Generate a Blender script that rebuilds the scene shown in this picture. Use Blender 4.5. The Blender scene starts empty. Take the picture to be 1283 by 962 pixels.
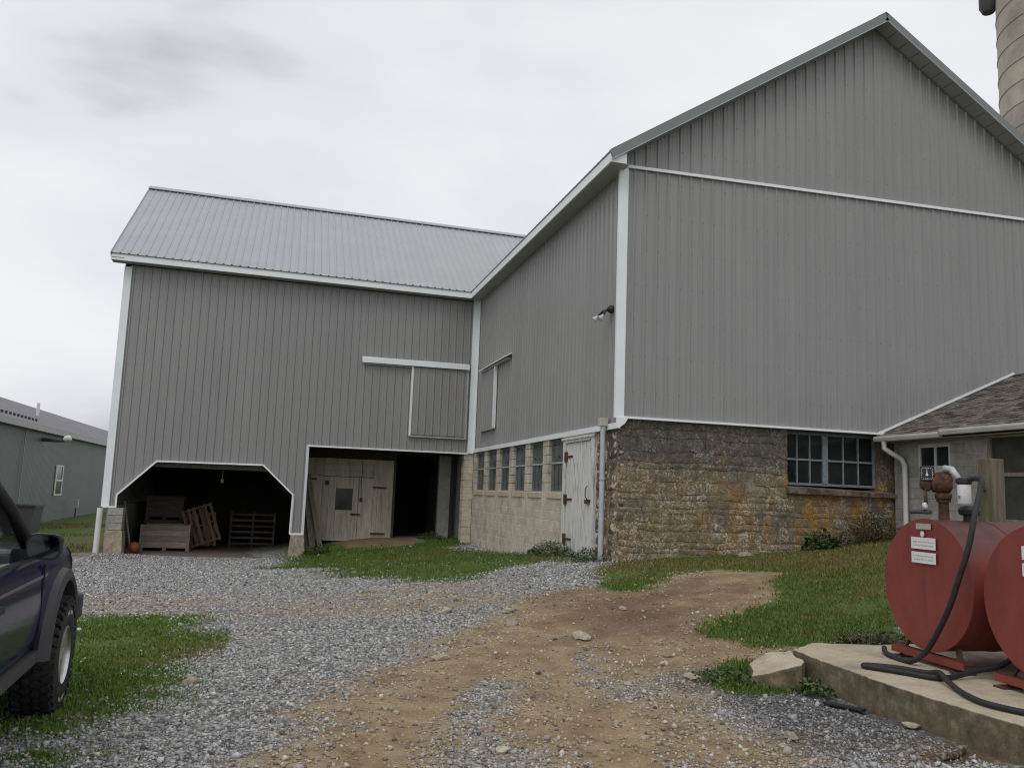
import bpy, bmesh, math, random
import numpy as np
from mathutils import Vector, Matrix, Euler
random.seed(7); rng = np.random.default_rng(7)
scene = bpy.context.scene
COL = scene.collection
R = math.radians

# ------------------------------------------------------------------ camera
PITCH, ROLL, YAW = .13102, .03772, .26383
fw = Vector((math.sin(YAW)*math.cos(PITCH), math.cos(YAW)*math.cos(PITCH), math.sin(PITCH)))
r0 = Vector((math.cos(YAW), -math.sin(YAW), 0)); u0 = r0.cross(fw)
rt = r0*math.cos(ROLL)+u0*math.sin(ROLL); up = u0*math.cos(ROLL)-r0*math.sin(ROLL)
cd = bpy.data.cameras.new('camera'); cam = bpy.data.objects.new('camera', cd); COL.objects.link(cam)
cam.matrix_world = Matrix(((rt.x, up.x, -fw.x, 0), (rt.y, up.y, -fw.y, 0), (rt.z, up.z, -fw.z, 1.6), (0, 0, 0, 1)))
cd.sensor_width = 36; cd.lens = 36*1050/1283; cd.clip_end = 3000; cd.clip_start = .05
scene.camera = cam
scene.render.engine = 'CYCLES'; scene.cycles.pixel_filter_type = 'BLACKMAN_HARRIS'; scene.cycles.filter_width = 1.1

# ------------------------------------------------------------------ overcast sky
w = bpy.data.worlds.new('World'); scene.world = w; w.use_nodes = True
nt = w.node_tree; nt.nodes.clear()
SUN_EL, SUN_AZ = R(52), R(215)
sky = nt.nodes.new('ShaderNodeTexSky'); sky.sky_type = 'NISHITA'; sky.sun_disc = False
sky.sun_elevation = SUN_EL; sky.sun_rotation = SUN_AZ
bg1 = nt.nodes.new('ShaderNodeBackground'); bg1.inputs[1].default_value = .1
nt.links.new(sky.outputs[0], bg1.inputs[0])
tc = nt.nodes.new('ShaderNodeTexCoord'); mp = nt.nodes.new('ShaderNodeMapping')
mp.inputs['Scale'].default_value = (1, 1, 2.2); mp.inputs['Location'].default_value = (2.35, .4, .1)
nt.links.new(tc.outputs['Generated'], mp.inputs[0])
n1 = nt.nodes.new('ShaderNodeTexNoise'); n1.inputs['Scale'].default_value = 1.9; n1.inputs['Detail'].default_value = 6
n1.inputs['Roughness'].default_value = .48; n1.inputs['Distortion'].default_value = .25
nt.links.new(mp.outputs[0], n1.inputs['Vector'])
cr = nt.nodes.new('ShaderNodeValToRGB')
cr.color_ramp.elements[0].position = .34; cr.color_ramp.elements[0].color = (.50, .50, .555, 1)
cr.color_ramp.elements[1].position = .64; cr.color_ramp.elements[1].color = (.93, .93, .95, 1)
e = cr.color_ramp.elements.new(.46); e.color = (.80, .805, .845, 1)
nt.links.new(n1.outputs['Fac'], cr.inputs[0])
bg2 = nt.nodes.new('ShaderNodeBackground'); bg2.inputs[1].default_value = 1.0
nt.links.new(cr.outputs[0], bg2.inputs[0])
mx = nt.nodes.new('ShaderNodeMixShader'); mx.inputs[0].default_value = .93
nt.links.new(bg1.outputs[0], mx.inputs[1]); nt.links.new(bg2.outputs[0], mx.inputs[2])
wo = nt.nodes.new('ShaderNodeOutputWorld'); nt.links.new(mx.outputs[0], wo.inputs[0])
sl = bpy.data.lights.new('sun', 'SUN'); sl.energy = .7; sl.angle = R(30); sl.color = (1, .97, .93)
so = bpy.data.objects.new('sun', sl); COL.objects.link(so); so.location = (0, 0, 40)
sd = Vector((math.sin(SUN_AZ)*math.cos(SUN_EL), math.cos(SUN_AZ)*math.cos(SUN_EL), math.sin(SUN_EL)))
so.rotation_euler = (-sd).to_track_quat('-Z', 'Y').to_euler()
vs = scene.view_settings; vs.view_transform = 'Standard'; vs.look = 'None'; vs.exposure = 0; vs.gamma = 1

# ------------------------------------------------------------------ helpers
WL = {}
def wl(o): return WL.get(o, Vector((0, 0, 0))) if o else Vector((0, 0, 0))
def tag(o, label=None, cat=None, group=None, kind=None):
    if label: o['label'] = label
    if cat: o['category'] = cat
    if group: o['group'] = group
    if kind: o['kind'] = kind
    return o
def thing(name, label, cat, loc=(0, 0, 0), group=None):
    o = bpy.data.objects.new(name, None); COL.objects.link(o); o.empty_display_size = .2
    o.location = loc; WL[o] = Vector(loc)
    return tag(o, label, cat, group)
def link(name, me, parent=None, loc=None):
    """object with mesh me; loc is its world position (mesh is in coordinates around it)"""
    o = bpy.data.objects.new(name, me); COL.objects.link(o)
    L = Vector(loc) if loc is not None else Vector((0, 0, 0))
    WL[o] = L
    if parent: o.parent = parent; o.location = L - wl(parent)
    else: o.location = L
    return o
class MB:
    def __init__(s): s.v = []; s.f = []
    def add(s, vs, fs):
        b = len(s.v); s.v += [tuple(p) for p in vs]; s.f += [tuple(i+b for i in q) for q in fs]; return s
    def box(s, x0, x1, y0, y1, z0, z1):
        return s.add([(x, y, z) for z in (z0, z1) for y in (y0, y1) for x in (x0, x1)],
                     [(0, 2, 3, 1), (4, 5, 7, 6), (0, 1, 5, 4), (2, 6, 7, 3), (0, 4, 6, 2), (1, 3, 7, 5)])
    def obox(s, c, sz, rot=None):
        m = rot or Matrix.Identity(3); c = Vector(c)
        vs = [c + m @ Vector((sx*sz[0]/2, sy*sz[1]/2, sz_*sz[2]/2)) for sz_ in (-1, 1) for sy in (-1, 1) for sx in (-1, 1)]
        return s.add(vs, [(0, 2, 3, 1), (4, 5, 7, 6), (0, 1, 5, 4), (2, 6, 7, 3), (0, 4, 6, 2), (1, 3, 7, 5)])
    def beam(s, a, b, wd, th, upv=(0, 0, 1)):
        a = Vector(a); b = Vector(b); d = (b-a); L = d.length; d.normalize()
        u = Vector(upv); sd_ = d.cross(u)
        if sd_.length < 1e-4: sd_ = d.cross(Vector((1, 0, 0)))
        sd_.normalize(); u = sd_.cross(d)
        m = Matrix((sd_, d, u)).transposed()
        return s.obox((a+b)/2, (wd, L, th), m)
    def tube(s, path, r, n=10, cap=True):
        P = [Vector(p) for p in path]; rings = []
        prev = None
        for i, p in enumerate(P):
            t = (P[min(i+1, len(P)-1)]-P[max(i-1, 0)]).normalized()
            if prev is None:
                a = Vector((0, 0, 1)) if abs(t.z) < .9 else Vector((1, 0, 0))
                nx = t.cross(a).normalized()
            else: nx = (prev - t*prev.dot(t)).normalized()
            prev = nx; ny = t.cross(nx)
            rr = r[i] if isinstance(r, (list, tuple)) else r
            rings.append([p+nx*math.cos(2*math.pi*k/n)*rr+ny*math.sin(2*math.pi*k/n)*rr for k in range(n)])
        b = len(s.v)
        for q in rings: s.v += [tuple(p) for p in q]
        for i in range(len(rings)-1):
            for k in range(n):
                s.f.append((b+i*n+k, b+i*n+(k+1) % n, b+(i+1)*n+(k+1) % n, b+(i+1)*n+k))
        if cap:
            s.f.append(tuple(b+k for k in reversed(range(n)))); s.f.append(tuple(b+(len(rings)-1)*n+k for k in range(n)))
        return s
    def lathe(s, prof, n=32, o=(0, 0, 0), ax=(0, 0, 1)):
        """prof: (radius, height along ax)"""
        ax = Vector(ax).normalized(); a = Vector((1, 0, 0)) if abs(ax.x) < .9 else Vector((0, 0, 1))
        e1 = ax.cross(a).normalized(); e2 = ax.cross(e1); o = Vector(o); b = len(s.v)
        for (r, h) in prof:
            for k in range(n):
                t = 2*math.pi*k/n; s.v.append(tuple(o+ax*h+e1*math.cos(t)*r+e2*math.sin(t)*r))
        for i in range(len(prof)-1):
            for k in range(n):
                s.f.append((b+i*n+k, b+i*n+(k+1) % n, b+(i+1)*n+(k+1) % n, b+(i+1)*n+k))
        s.f.append(tuple(b+k for k in reversed(range(n)))); s.f.append(tuple(b+(len(prof)-1)*n+k for k in range(n)))
        return s
    def prism(s, poly, d0, d1, fn):
        """poly in 2D extruded from d0 to d1, fn(u,v,d)->xyz"""
        n = len(poly)
        vs = [fn(u, v, d0) for u, v in poly]+[fn(u, v, d1) for u, v in poly]
        return s.add(vs, [tuple(range(n)), tuple(reversed(range(n, 2*n)))]+[(i, i+n, (i+1) % n+n, (i+1) % n) for i in range(n)])
    def mesh(s, name, mat, off=(0, 0, 0), smooth=False):
        o = Vector(off)
        me = bpy.data.meshes.new(name); me.from_pydata([tuple(Vector(p)-o) for p in s.v], [], s.f)
        me.materials.append(mat)
        bm = bmesh.new(); bm.from_mesh(me); bmesh.ops.recalc_face_normals(bm, faces=bm.faces); bm.to_mesh(me); bm.free()
        if smooth: me.shade_smooth()
        return me
    def build(s, name, mat, parent=None, smooth=False, bevel=0, sharp=None):
        P = wl(parent)
        me = s.mesh(name, mat, P, smooth)
        if sharp and smooth: me.set_sharp_from_angle(angle=R(sharp))
        o = link(name, me, parent, P)
        if bevel:
            m = o.modifiers.new('bevel', 'BEVEL'); m.width = bevel; m.segments = 2; m.limit_method = 'ANGLE'
        return o

def bevbox(sx, sy, sz, b):
    bm = bmesh.new(); bmesh.ops.create_cube(bm, size=1)
    bmesh.ops.scale(bm, vec=(sx, sy, sz), verts=bm.verts)
    bmesh.ops.bevel(bm, geom=bm.edges[:], offset=b, segments=1, affect='EDGES')
    me = bpy.data.meshes.new('piece'); bm.to_mesh(me); bm.free(); return me

# ------------------------------------------------------------------ materials
def N(nt, t, **kw):
    n = nt.nodes.new('ShaderNode'+t)
    for k, v in kw.items():
        if k in n.inputs: n.inputs[k].default_value = v
        else: setattr(n, k, v)
    return n
def newmat(name):
    m = bpy.data.materials.new(name); m.use_nodes = True; nt = m.node_tree
    return m, nt, nt.nodes['Principled BSDF']
def ramp(nt, fac, stops):
    r = N(nt, 'ValToRGB'); els = r.color_ramp.elements
    while len(els) > 1: els.remove(els[-1])
    for i, (p, c) in enumerate(stops):
        e = els[0] if i == 0 else els.new(p)
        e.position = p; e.color = (c, c, c, 1) if isinstance(c, (int, float)) else (*c, 1)
    nt.links.new(fac, r.inputs[0]); return r.outputs[0]
def mix(nt, fac, a, b, mode='MIX'):
    m = N(nt, 'MixRGB', blend_type=mode)
    for i, x in ((0, fac), (1, a), (2, b)):
        if hasattr(x, 'is_linked'): nt.links.new(x, m.inputs[i])
        elif isinstance(x, (int, float)): m.inputs[i].default_value = x if i == 0 else (x, x, x, 1)
        else: m.inputs[i].default_value = (*x, 1)
    return m.outputs[0]
def pos(nt, scale=(1, 1, 1)):
    g = N(nt, 'NewGeometry'); m = N(nt, 'Mapping', Scale=scale); nt.links.new(g.outputs['Position'], m.inputs[0]); return m.outputs[0]
def noise(nt, vec, sc, det=4, rough=.55, dist=0):
    n = N(nt, 'TexNoise', Scale=sc, Detail=det, Roughness=rough, Distortion=dist)
    nt.links.new(vec, n.inputs['Vector']); return n.outputs['Fac']
def bump(nt, b, h, st=.3, d=.01):
    n = N(nt, 'Bump', Strength=st, Distance=d); nt.links.new(h, n.inputs['Height']); nt.links.new(n.outputs[0], b.inputs['Normal'])
def mat(name, col, rough=.6, var=.15, sc=3, metal=0, objvar=0, st=0, bsc=60, scale=(1, 1, 1), dirt=None, dsc=2, damt=(.5, .75), spec=.5):
    m, nt, b = newmat(name)
    p = pos(nt, scale)
    lo = tuple(c*(1-var) for c in col); hi = tuple(min(1, c*(1+var)) for c in col)
    c = ramp(nt, noise(nt, p, sc, 6), [(.3, lo), (.7, hi)])
    if dirt: c = mix(nt, ramp(nt, noise(nt, p, dsc, 8, .65), [(damt[0], 0), (damt[1], 1)]), c, dirt)
    if objvar:
        oi = N(nt, 'ObjectInfo'); c = mix(nt, 1, c, ramp(nt, oi.outputs['Random'], [(0, 1-objvar), (1, 1+objvar)]), 'MULTIPLY')
    nt.links.new(c, b.inputs['Base Color']); b.inputs['Roughness'].default_value = rough; b.inputs['Metallic'].default_value = metal
    b.inputs['Specular IOR Level'].default_value = spec
    if st: bump(nt, b, noise(nt, p, bsc, 5), st)
    return m

M = {}
def sidingmat(name, axis, off, col):
    # painted steel with rows of screws beside the ribs and slight oil-canning
    m, nt, b = newmat(name); p = pos(nt)
    c = ramp(nt, noise(nt, pos(nt, (1, 1, .22)), 1.3, 6, .6), [(.3, tuple(x*.95 for x in col)), (.7, tuple(x*1.05 for x in col))])
    oi = N(nt, 'ObjectInfo'); c = mix(nt, 1, c, ramp(nt, oi.outputs['Random'], [(0, .975), (1, 1.025)]), 'MULTIPLY')
    s = N(nt, 'SeparateXYZ'); nt.links.new(p, s.inputs[0])
    def ma(op, a, bb=0.):
        n = N(nt, 'Math', operation=op)
        for i, x in enumerate((a, bb)):
            if hasattr(x, 'is_linked'): nt.links.new(x, n.inputs[i])
            else: n.inputs[i].default_value = x
        return n.outputs[0]
    u = ma('SUBTRACT', ma('FLOORED_MODULO', ma('SUBTRACT', s.outputs[axis], off+.045-.1143), .2286), .1143)
    v = ma('SUBTRACT', ma('FLOORED_MODULO', ma('ADD', s.outputs[2], .13), .66), .33)
    d = ma('SQRT', ma('ADD', ma('MULTIPLY', u, u), ma('MULTIPLY', v, v)))
    c = mix(nt, ramp(nt, d, [(.008, .8), (.012, 0)]), c, (.07, .07, .07))
    c = mix(nt, 1, c, ramp(nt, noise(nt, pos(nt, (14, 14, .5)), 1.0, 5, .6), [(.3, .965), (.7, 1.03)]), 'MULTIPLY')
    nt.links.new(c, b.inputs['Base Color'])
    r = ramp(nt, noise(nt, p, 1.7, 5), [(.3, .3), (.7, .42)]); nt.links.new(r, b.inputs['Roughness'])
    bump(nt, b, noise(nt, pos(nt, (1, 1, .5)), 2.4, 2), .35, .03)
    return m
SC = (.286, .281, .277)
M['siding'] = sidingmat('grey_steel_siding', 0, 5.712, SC)
M['siding_side'] = sidingmat('grey_steel_siding_side', 1, 13.828, SC)
M['siding_wing'] = sidingmat('grey_steel_siding_wing', 0, -4.64, tuple(x*.97 for x in SC))
M['roofing'] = mat('grey_steel_roofing', (.40, .42, .425), .36, .05, .9, objvar=.015)
M['trimgrey'] = mat('grey_trim', (.21, .225, .225), .4, .06, 2)
M['white'] = mat('white_trim_paint', (.85, .885, .895), .4, .04, 2)
M['soffit'] = mat('soffit_metal', (.36, .365, .35), .5, .05, 2)
M['block'] = mat('concrete_block', (.56, .51, .415), .92, .16, 9, objvar=.07, st=.6, bsc=90, dirt=(.34, .285, .20), dsc=2.2, damt=(.46, .74))
M['oldblock'] = mat('old_grey_block', (.33, .325, .295), .92, .2, 12, objvar=.14, st=.5, bsc=80)
M['mortar'] = mat('mortar', (.60, .56, .47), .95, .15, 8, st=.5, bsc=60)
M['sill'] = mat('brick_sill', (.52, .43, .31), .9, .15, 8, objvar=.06, st=.4)
M['concrete'] = mat('old_concrete', (.44, .385, .28), .92, .22, 14, st=.6, bsc=70, dirt=(.20, .165, .11), dsc=5, damt=(.42, .7))
M['oldsill'] = mat('stained_stone_sill', (.20, .165, .12), .92, .4, 14, st=.6, bsc=50, dirt=(.06, .05, .042), dsc=4, damt=(.4, .6))
M['shadedbin'] = mat('shade_darkened_bin_wood', (.11, .095, .08), .85, .3, 3, objvar=.2, scale=(1, 1, 8))  # bin wood again, shade of the deeper bay put into its colour
M['casement'] = mat('worn_casement_paint', (.20, .235, .245), .6, .2, 12, dirt=(.36, .37, .35), dsc=16, damt=(.55, .65))
def padmat():
    m, nt, b = newmat('chipped_pad_concrete'); p = pos(nt)
    top = ramp(nt, noise(nt, p, 3.5, 8, .68), [(.3, (.36, .30, .205)), (.5, (.50, .43, .31)), (.7, (.60, .52, .38))])
    top = mix(nt, ramp(nt, noise(nt, p, 1.6, 5), [(.5, 0), (.68, .7)]), top, (.20, .185, .155))
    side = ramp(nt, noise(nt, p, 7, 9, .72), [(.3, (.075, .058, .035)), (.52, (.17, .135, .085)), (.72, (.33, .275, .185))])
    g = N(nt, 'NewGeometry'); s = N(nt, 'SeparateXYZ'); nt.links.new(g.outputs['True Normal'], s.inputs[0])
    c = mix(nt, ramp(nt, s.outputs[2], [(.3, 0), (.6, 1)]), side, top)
    c = mix(nt, .6, c, ramp(nt, noise(nt, p, 60, 5, .7), [(.3, .6), (.7, 1.3)]), 'MULTIPLY')
    nt.links.new(c, b.inputs['Base Color']); b.inputs['Roughness'].default_value = .93
    bump(nt, b, noise(nt, p, 22, 9, .7), .9, .012); return m
M['pad'] = padmat()
M['conc_floor'] = mat('concrete_floor', (.16, .135, .105), .9, .3, 4, st=.3, bsc=40, dirt=(.09, .072, .055))  # dirty floor concrete, base colour also lowered to carry the bay's shade
M['shadedwood'] = mat('shade_darkened_barn_wood', (.05, .038, .03), .85, .4, 3, objvar=.2, scale=(6, 6, .6), st=.4, bsc=12)  # dark barn wood lowered further, interior shade is part of its colour
M['greywood'] = mat('weathered_wood', (.25, .215, .17), .85, .3, 3, objvar=.2, scale=(8, 8, 1), st=.4, bsc=12)
M['binwood'] = mat('bin_wood', (.25, .215, .17), .85, .3, 3, objvar=.2, scale=(1, 1, 8), st=.4, bsc=12)
M['palletwood'] = mat('pallet_wood', (.16, .105, .065), .85, .3, 3, objvar=.3, scale=(8, 8, 2), st=.4, bsc=12)
M['limewash'] = mat('limewashed_planks', (.44, .405, .33), .85, .22, 2.5, objvar=.08, scale=(6, 6, .7), st=.3, bsc=14, dirt=(.21, .165, .115), dsc=1.1, damt=(.55, .85))
M['steel'] = mat('galvanised_steel', (.47, .49, .49), .45, .12, 6, metal=.15)
M['rust'] = mat('rusty_iron', (.125, .055, .026), .85, .6, 22, st=.6, bsc=60, dirt=(.035, .024, .018), dsc=13, damt=(.42, .6))
M['blackmetal'] = mat('black_metal', (.02, .02, .02), .5, .3, 10)
M['rubber'] = mat('black_rubber', (.018, .018, .019), .62, .3, 12)
M['pvc'] = mat('white_pvc', (.72, .72, .68), .4, .06, 4)
M['tinwhite'] = mat('white_painted_steel', (.62, .63, .61), .4, .08, 5)
M['gutter'] = mat('cream_gutter', (.50, .49, .44), .45, .12, 3)
M['red'] = mat('red_tank_paint', (.235, .043, .032), .55, .14, 3, st=.10, bsc=120, dirt=(.12, .03, .022), dsc=4.5, damt=(.48, .72), scale=(1, 1, .45))
M['sticker'] = mat('white_sticker', (.74, .74, .74), .6, .08, 30)
M['tag'] = mat('metal_nameplate', (.42, .40, .36), .5, .2, 60)
M['orangeball'] = mat('orange_ball', (.24, .065, .035), .6, .1, 6)
M['silo'] = mat('silo_concrete', (.43, .385, .31), .9, .22, .5, objvar=.04, st=.3, bsc=20, dirt=(.21, .185, .155), dsc=.42, damt=(.5, .72))
M['shed'] = mat('grey_green_siding', (.128, .146, .140), .5, .06, 1, objvar=.02)
M['shedroof'] = mat('slate_grey_roofing', (.235, .23, .245), .45, .06, 1, objvar=.02)
M['shingle'] = mat('wood_shingle', (.15, .133, .118), .85, .4, 7, objvar=.5, scale=(2, 9, 9), st=.7, bsc=14, dirt=(.30, .28, .25), dsc=3, damt=(.55, .8))
M['post'] = mat('mossy_post', (.155, .13, .10), .9, .35, 3, scale=(9, 9, .8), st=.6, bsc=10, dirt=(.085, .085, .035), dsc=1.2, damt=(.47, .62))
M['screen'] = mat('dark_screen', (.055, .055, .045), .7, .3, 5)
M['stonefrag'] = mat('field_stone', (.37, .325, .25), .9, .3, 20, objvar=.25, st=.5, bsc=50)
M['log'] = mat('driftwood', (.26, .215, .15), .9, .4, 30, st=.8, bsc=40, dirt=(.05, .04, .03), dsc=26, damt=(.44, .54))
M['black'] = mat('painted_dark_interior', (.03, .026, .022), .95, .2, 2)  # near-black colour stands in for the unlit interior
M['chrome'] = mat('polished_alloy', (.62, .62, .62), .28, .06, 8, metal=.9)
M['truckblue'] = mat('navy_paint', (.006, .005, .05), .12, .15, 3, dirt=(.012, .010, .036), dsc=4, damt=(.5, .8), spec=.5)
M['b_clad'] = mat('grey_plastic', (.060, .058, .062), .6, .15, 12)
M['tan'] = mat('seat_cloth', (.2, .19, .17), .9)
M['lens_w'] = mat('clear_lens', (.6, .6, .58), .15, .05)
M['lens_o'] = mat('amber_lens', (.5, .16, .03), .2, .05)
def glass(name, col, rough=.06, alpha=1.0):
    m, nt, b = newmat(name)
    p = pos(nt)
    c = ramp(nt, noise(nt, p, 2.2, 5), [(.3, tuple(x*.6 for x in col)), (.75, tuple(x*1.5 for x in col))])
    nt.links.new(c, b.inputs['Base Color']); b.inputs['Roughness'].default_value = rough
    r = ramp(nt, noise(nt, p, 5, 5), [(.4, rough), (.75, rough*2.5)]); nt.links.new(r, b.inputs['Roughness'])
    b.inputs['Alpha'].default_value = alpha; b.inputs['Specular IOR Level'].default_value = .5
    return m
M['glass'] = glass('dusty_window_glass', (.022, .026, .026), .10, .8)
M['wireglass'] = glass('dirty_glass', (.115, .135, .13), .3, .93)
M['carglass'] = glass('car_glass', (.012, .017, .018), .03, .55)
M['mirror'] = mat('mirror_glass', (.12, .135, .135), .05, .02, metal=1)

def paintmat(name, base, under, amount, scale):
    m, nt, b = newmat(name); p = pos(nt, scale)
    f = ramp(nt, noise(nt, p, 5, 8, .62), [(amount-.06, 0), (amount+.06, 1)])
    c = mix(nt, f, base, ramp(nt, noise(nt, pos(nt), 14), [(.3, tuple(x*.7 for x in under)), (.7, under)]))
    nt.links.new(c, b.inputs['Base Color']); b.inputs['Roughness'].default_value = .8
    bump(nt, b, f, -.3, .004); return m
M['peeling'] = paintmat('peeling_white_paint', (.66, .655, .62), (.27, .245, .215), .585, (9, 9, .55))

def redmat():
    m, nt, b = newmat('weathered_red_tank_paint'); p = pos(nt)
    c = ramp(nt, noise(nt, pos(nt, (1, 1, .5)), 3, 7, .62), [(.3, (.19, .034, .026)), (.7, (.265, .052, .038))])
    c = mix(nt, ramp(nt, noise(nt, pos(nt, (3, 3, .35)), 2.2, 7, .65), [(.5, 0), (.68, .55)]), c, (.115, .03, .022))
    c = mix(nt, ramp(nt, noise(nt, p, 38, 6, .7), [(.66, 0), (.70, .7)]), c, (.30, .16, .12))
    c = mix(nt, ramp(nt, noise(nt, p, 11, 8, .7), [(.64, 0), (.69, .8)]), c, (.10, .04, .02))
    g = N(nt, 'NewGeometry'); s = N(nt, 'SeparateXYZ'); nt.links.new(g.outputs['Normal'], s.inputs[0])
    film = mix(nt, 1, ramp(nt, s.outputs[2], [(.35, 0), (.8, 1)]), ramp(nt, noise(nt, p, 5, 7, .65), [(.3, .5), (.6, .95)]), 'MULTIPLY')
    c = mix(nt, film, c, (.082, .042, .034))
    nt.links.new(c, b.inputs['Base Color'])
    r = ramp(nt, noise(nt, p, 6, 5), [(.3, .45), (.7, .7)]); nt.links.new(r, b.inputs['Roughness'])
    bump(nt, b, noise(nt, p, 2.5, 4), .25, .02); return m
M['red'] = redmat()
def stonemat():
    m, nt, b = newmat('lichened_field_stone')
    p = pos(nt); oi = N(nt, 'ObjectInfo')
    base = ramp(nt, oi.outputs['Random'], [(0, (.12, .108, .095)), (.35, (.20, .17, .13)), (.65, (.25, .22, .17)), (1, (.15, .115, .085))])
    base = mix(nt, .7, base, ramp(nt, noise(nt, p, 9, 8, .65), [(.3, .5), (.7, 1.35)]), 'MULTIPLY')
    sep = N(nt, 'SeparateXYZ'); nt.links.new(p, sep.inputs[0])
    # brown lichen film, orange streaks, whitewash remnants, dark water stain along the head of the wall
    film = ramp(nt, noise(nt, p, 1.5, 5, .6), [(.34, 0), (.58, 1)])
    c = mix(nt, mix(nt, 1, film, .8, 'MULTIPLY'), base, ramp(nt, noise(nt, p, 22, 6, .7), [(.3, (.115, .082, .03)), (.7, (.33, .25, .105))]))
    orange = ramp(nt, noise(nt, pos(nt, (1.6, 1.6, .55)), 1.7, 7, .62), [(.48, 0), (.60, 1)])
    xr = N(nt, 'MapRange'); nt.links.new(sep.outputs[0], xr.inputs[0])
    xr.inputs[1].default_value = 6.6; xr.inputs[2].default_value = 9.1
    orange = mix(nt, 1, orange, ramp(nt, xr.outputs[0], [(0, .15), (1, 1)]), 'MULTIPLY')
    c = mix(nt, mix(nt, 1, orange, .85, 'MULTIPLY'), c, ramp(nt, noise(nt, p, 12, 6, .7), [(.3, (.22, .105, .02)), (.7, (.44, .23, .04))]))
    zr = N(nt, 'MapRange'); nt.links.new(sep.outputs[2], zr.inputs[0]); zr.inputs[1].default_value = .8; zr.inputs[2].default_value = 3.0
    nz = mix(nt, .32, zr.outputs[0], noise(nt, p, 1.6, 5), 'MIX')
    stain = ramp(nt, nz, [(.50, 0), (.66, 1)])
    c = mix(nt, mix(nt, 1, stain, .85, 'MULTIPLY'), c, ramp(nt, noise(nt, p, 16, 7, .7), [(.3, (.035, .034, .032)), (.7, (.115, .112, .108))]))
    ww = mix(nt, 1, ramp(nt, noise(nt, p, 26, 10, .75), [(.49, 0), (.55, 1)]), ramp(nt, noise(nt, p, 6, 6, .7), [(.42, 0), (.54, 1)]), 'MULTIPLY')
    wm = ramp(nt, noise(nt, p, 1.9, 4), [(.36, .25), (.56, 1)])
    wmask = mix(nt, 1, ww, wm, 'MULTIPLY')
    wmask = mix(nt, 1, wmask, ramp(nt, nz, [(.35, 1), (.75, .3)]), 'MULTIPLY')
    c = mix(nt, wmask, c, (.60, .54, .42))
    c = mix(nt, .85, c, ramp(nt, noise(nt, pos(nt, (1, 1, 2.2)), 15, 8, .72), [(.33, .4), (.47, 1), (.7, 1.25)]), 'MULTIPLY')
    nt.links.new(c, b.inputs['Base Color']); b.inputs['Roughness'].default_value = .92
    bump(nt, b, noise(nt, p, 26, 10, .72), .9, .025)
    return m
M['stone'] = stonemat()
def cornerstone():
    m, nt, b = newmat('whitewashed_stone'); p = pos(nt); oi = N(nt, 'ObjectInfo')
    base = ramp(nt, oi.outputs['Random'], [(0, (.10, .065, .045)), (.5, (.16, .11, .075)), (1, (.075, .05, .04))])
    f = ramp(nt, noise(nt, p, 5, 8, .65), [(.5, 0), (.56, 1)])
    c = mix(nt, f, base, (.48, .42, .34)); nt.links.new(c, b.inputs['Base Color']); b.inputs['Roughness'].default_value = .92
    bump(nt, b, noise(nt, p, 40, 6), .5); return m
M['cornerstone'] = cornerstone()

# ------------------------------------------------------------------ ground
GP=np.array([(0,0,0),(0,3,0),(-3,2,0),(-1.3,6.2,0),(-4,6,-.02),(3,3,.03),(1,6,.03),(4.5,6.7,.03),(4.6,4.7,.07),(5.6,13.8,.5),(5.7,16.5,.42),(5.7,19.2,.26),(5.7,24.8,.06),(9.1,13.8,.77),(11.4,13.8,1.06),(11.4,11,1.0),(-4.5,25.3,-.38),(-2,25.3,-.46),(.5,25.3,-.38),(2.5,25.3,-.1),(5.4,25.3,.08),(2.5,26.7,.04),(5,27,.1),(-2,30,-.6),(-12,47,-.8),(-12,60,-.7),(-12,30,-.6),(6.2,9,.4),(8,10,.62),(6.5,7.2,.22),(8,6,.38),(2.5,12,.2),(0,14,0),(-5,14,-.15),(-10,10,-.2),(20,5,.9),(20,-10,.5),(0,-10,0),(-15,-5,-.2),(20,20,1.2),(-20,20,-.6),(-30,60,-1),(30,60,0)],float)
def _phi(r2): return np.where(r2>1e-9,r2*np.log(np.maximum(r2,1e-9)),0)
_n=len(GP); _d=((GP[:,None,:2]-GP[None,:,:2])**2).sum(-1)
_A=np.zeros((_n+3,_n+3)); _A[:_n,:_n]=_phi(_d)+np.eye(_n)*.5; _A[:_n,_n]=1; _A[:_n,_n+1:]=GP[:,:2]; _A[_n:,:_n]=_A[:_n,_n:].T
_w=np.linalg.solve(_A,np.append(GP[:,2],[0,0,0]))
def gz(x,y):
    x=np.asarray(x,float);y=np.asarray(y,float)
    xc=np.clip(x,-32,30);yc=np.clip(y,-12,62)
    z=_w[_n]+_w[_n+1]*xc+_w[_n+2]*yc
    for i in range(_n): z=z+_w[i]*_phi((xc-GP[i,0])**2+(yc-GP[i,1])**2)
    return z
GRASS_TRUCK = [(-2.1, 7.95), (-1.39, 5.45), (-1.13, 5.37), (-1.07, 5.86), (-1.12, 6.41), (-1.11, 6.85), (-1.06, 7.13), (-1.2, 7.65), (-1.13, 8.57), (-0.87, 9.85), (-1.04, 10.68), (-1.71, 11.04), (-2.01, 10.6), (-2.29, 10.25)]
GRASS_BAY = [(-0.13, 19.34), (0.13, 23.37), (0.79, 25.23), (1.08, 27.35), (1.9, 25.04), (3.96, 24.88), (5.56, 28.26), (5.17, 24.07), (5.47, 22.19), (5.6, 18.86), (5.44, 15.71), (5.43, 14.07), (5.17, 13.79), (4.85, 14.8), (3.99, 14.4), (3.1, 13.57), (2.21, 13.69), (1.45, 15.16), (0.89, 17.68)]
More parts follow.
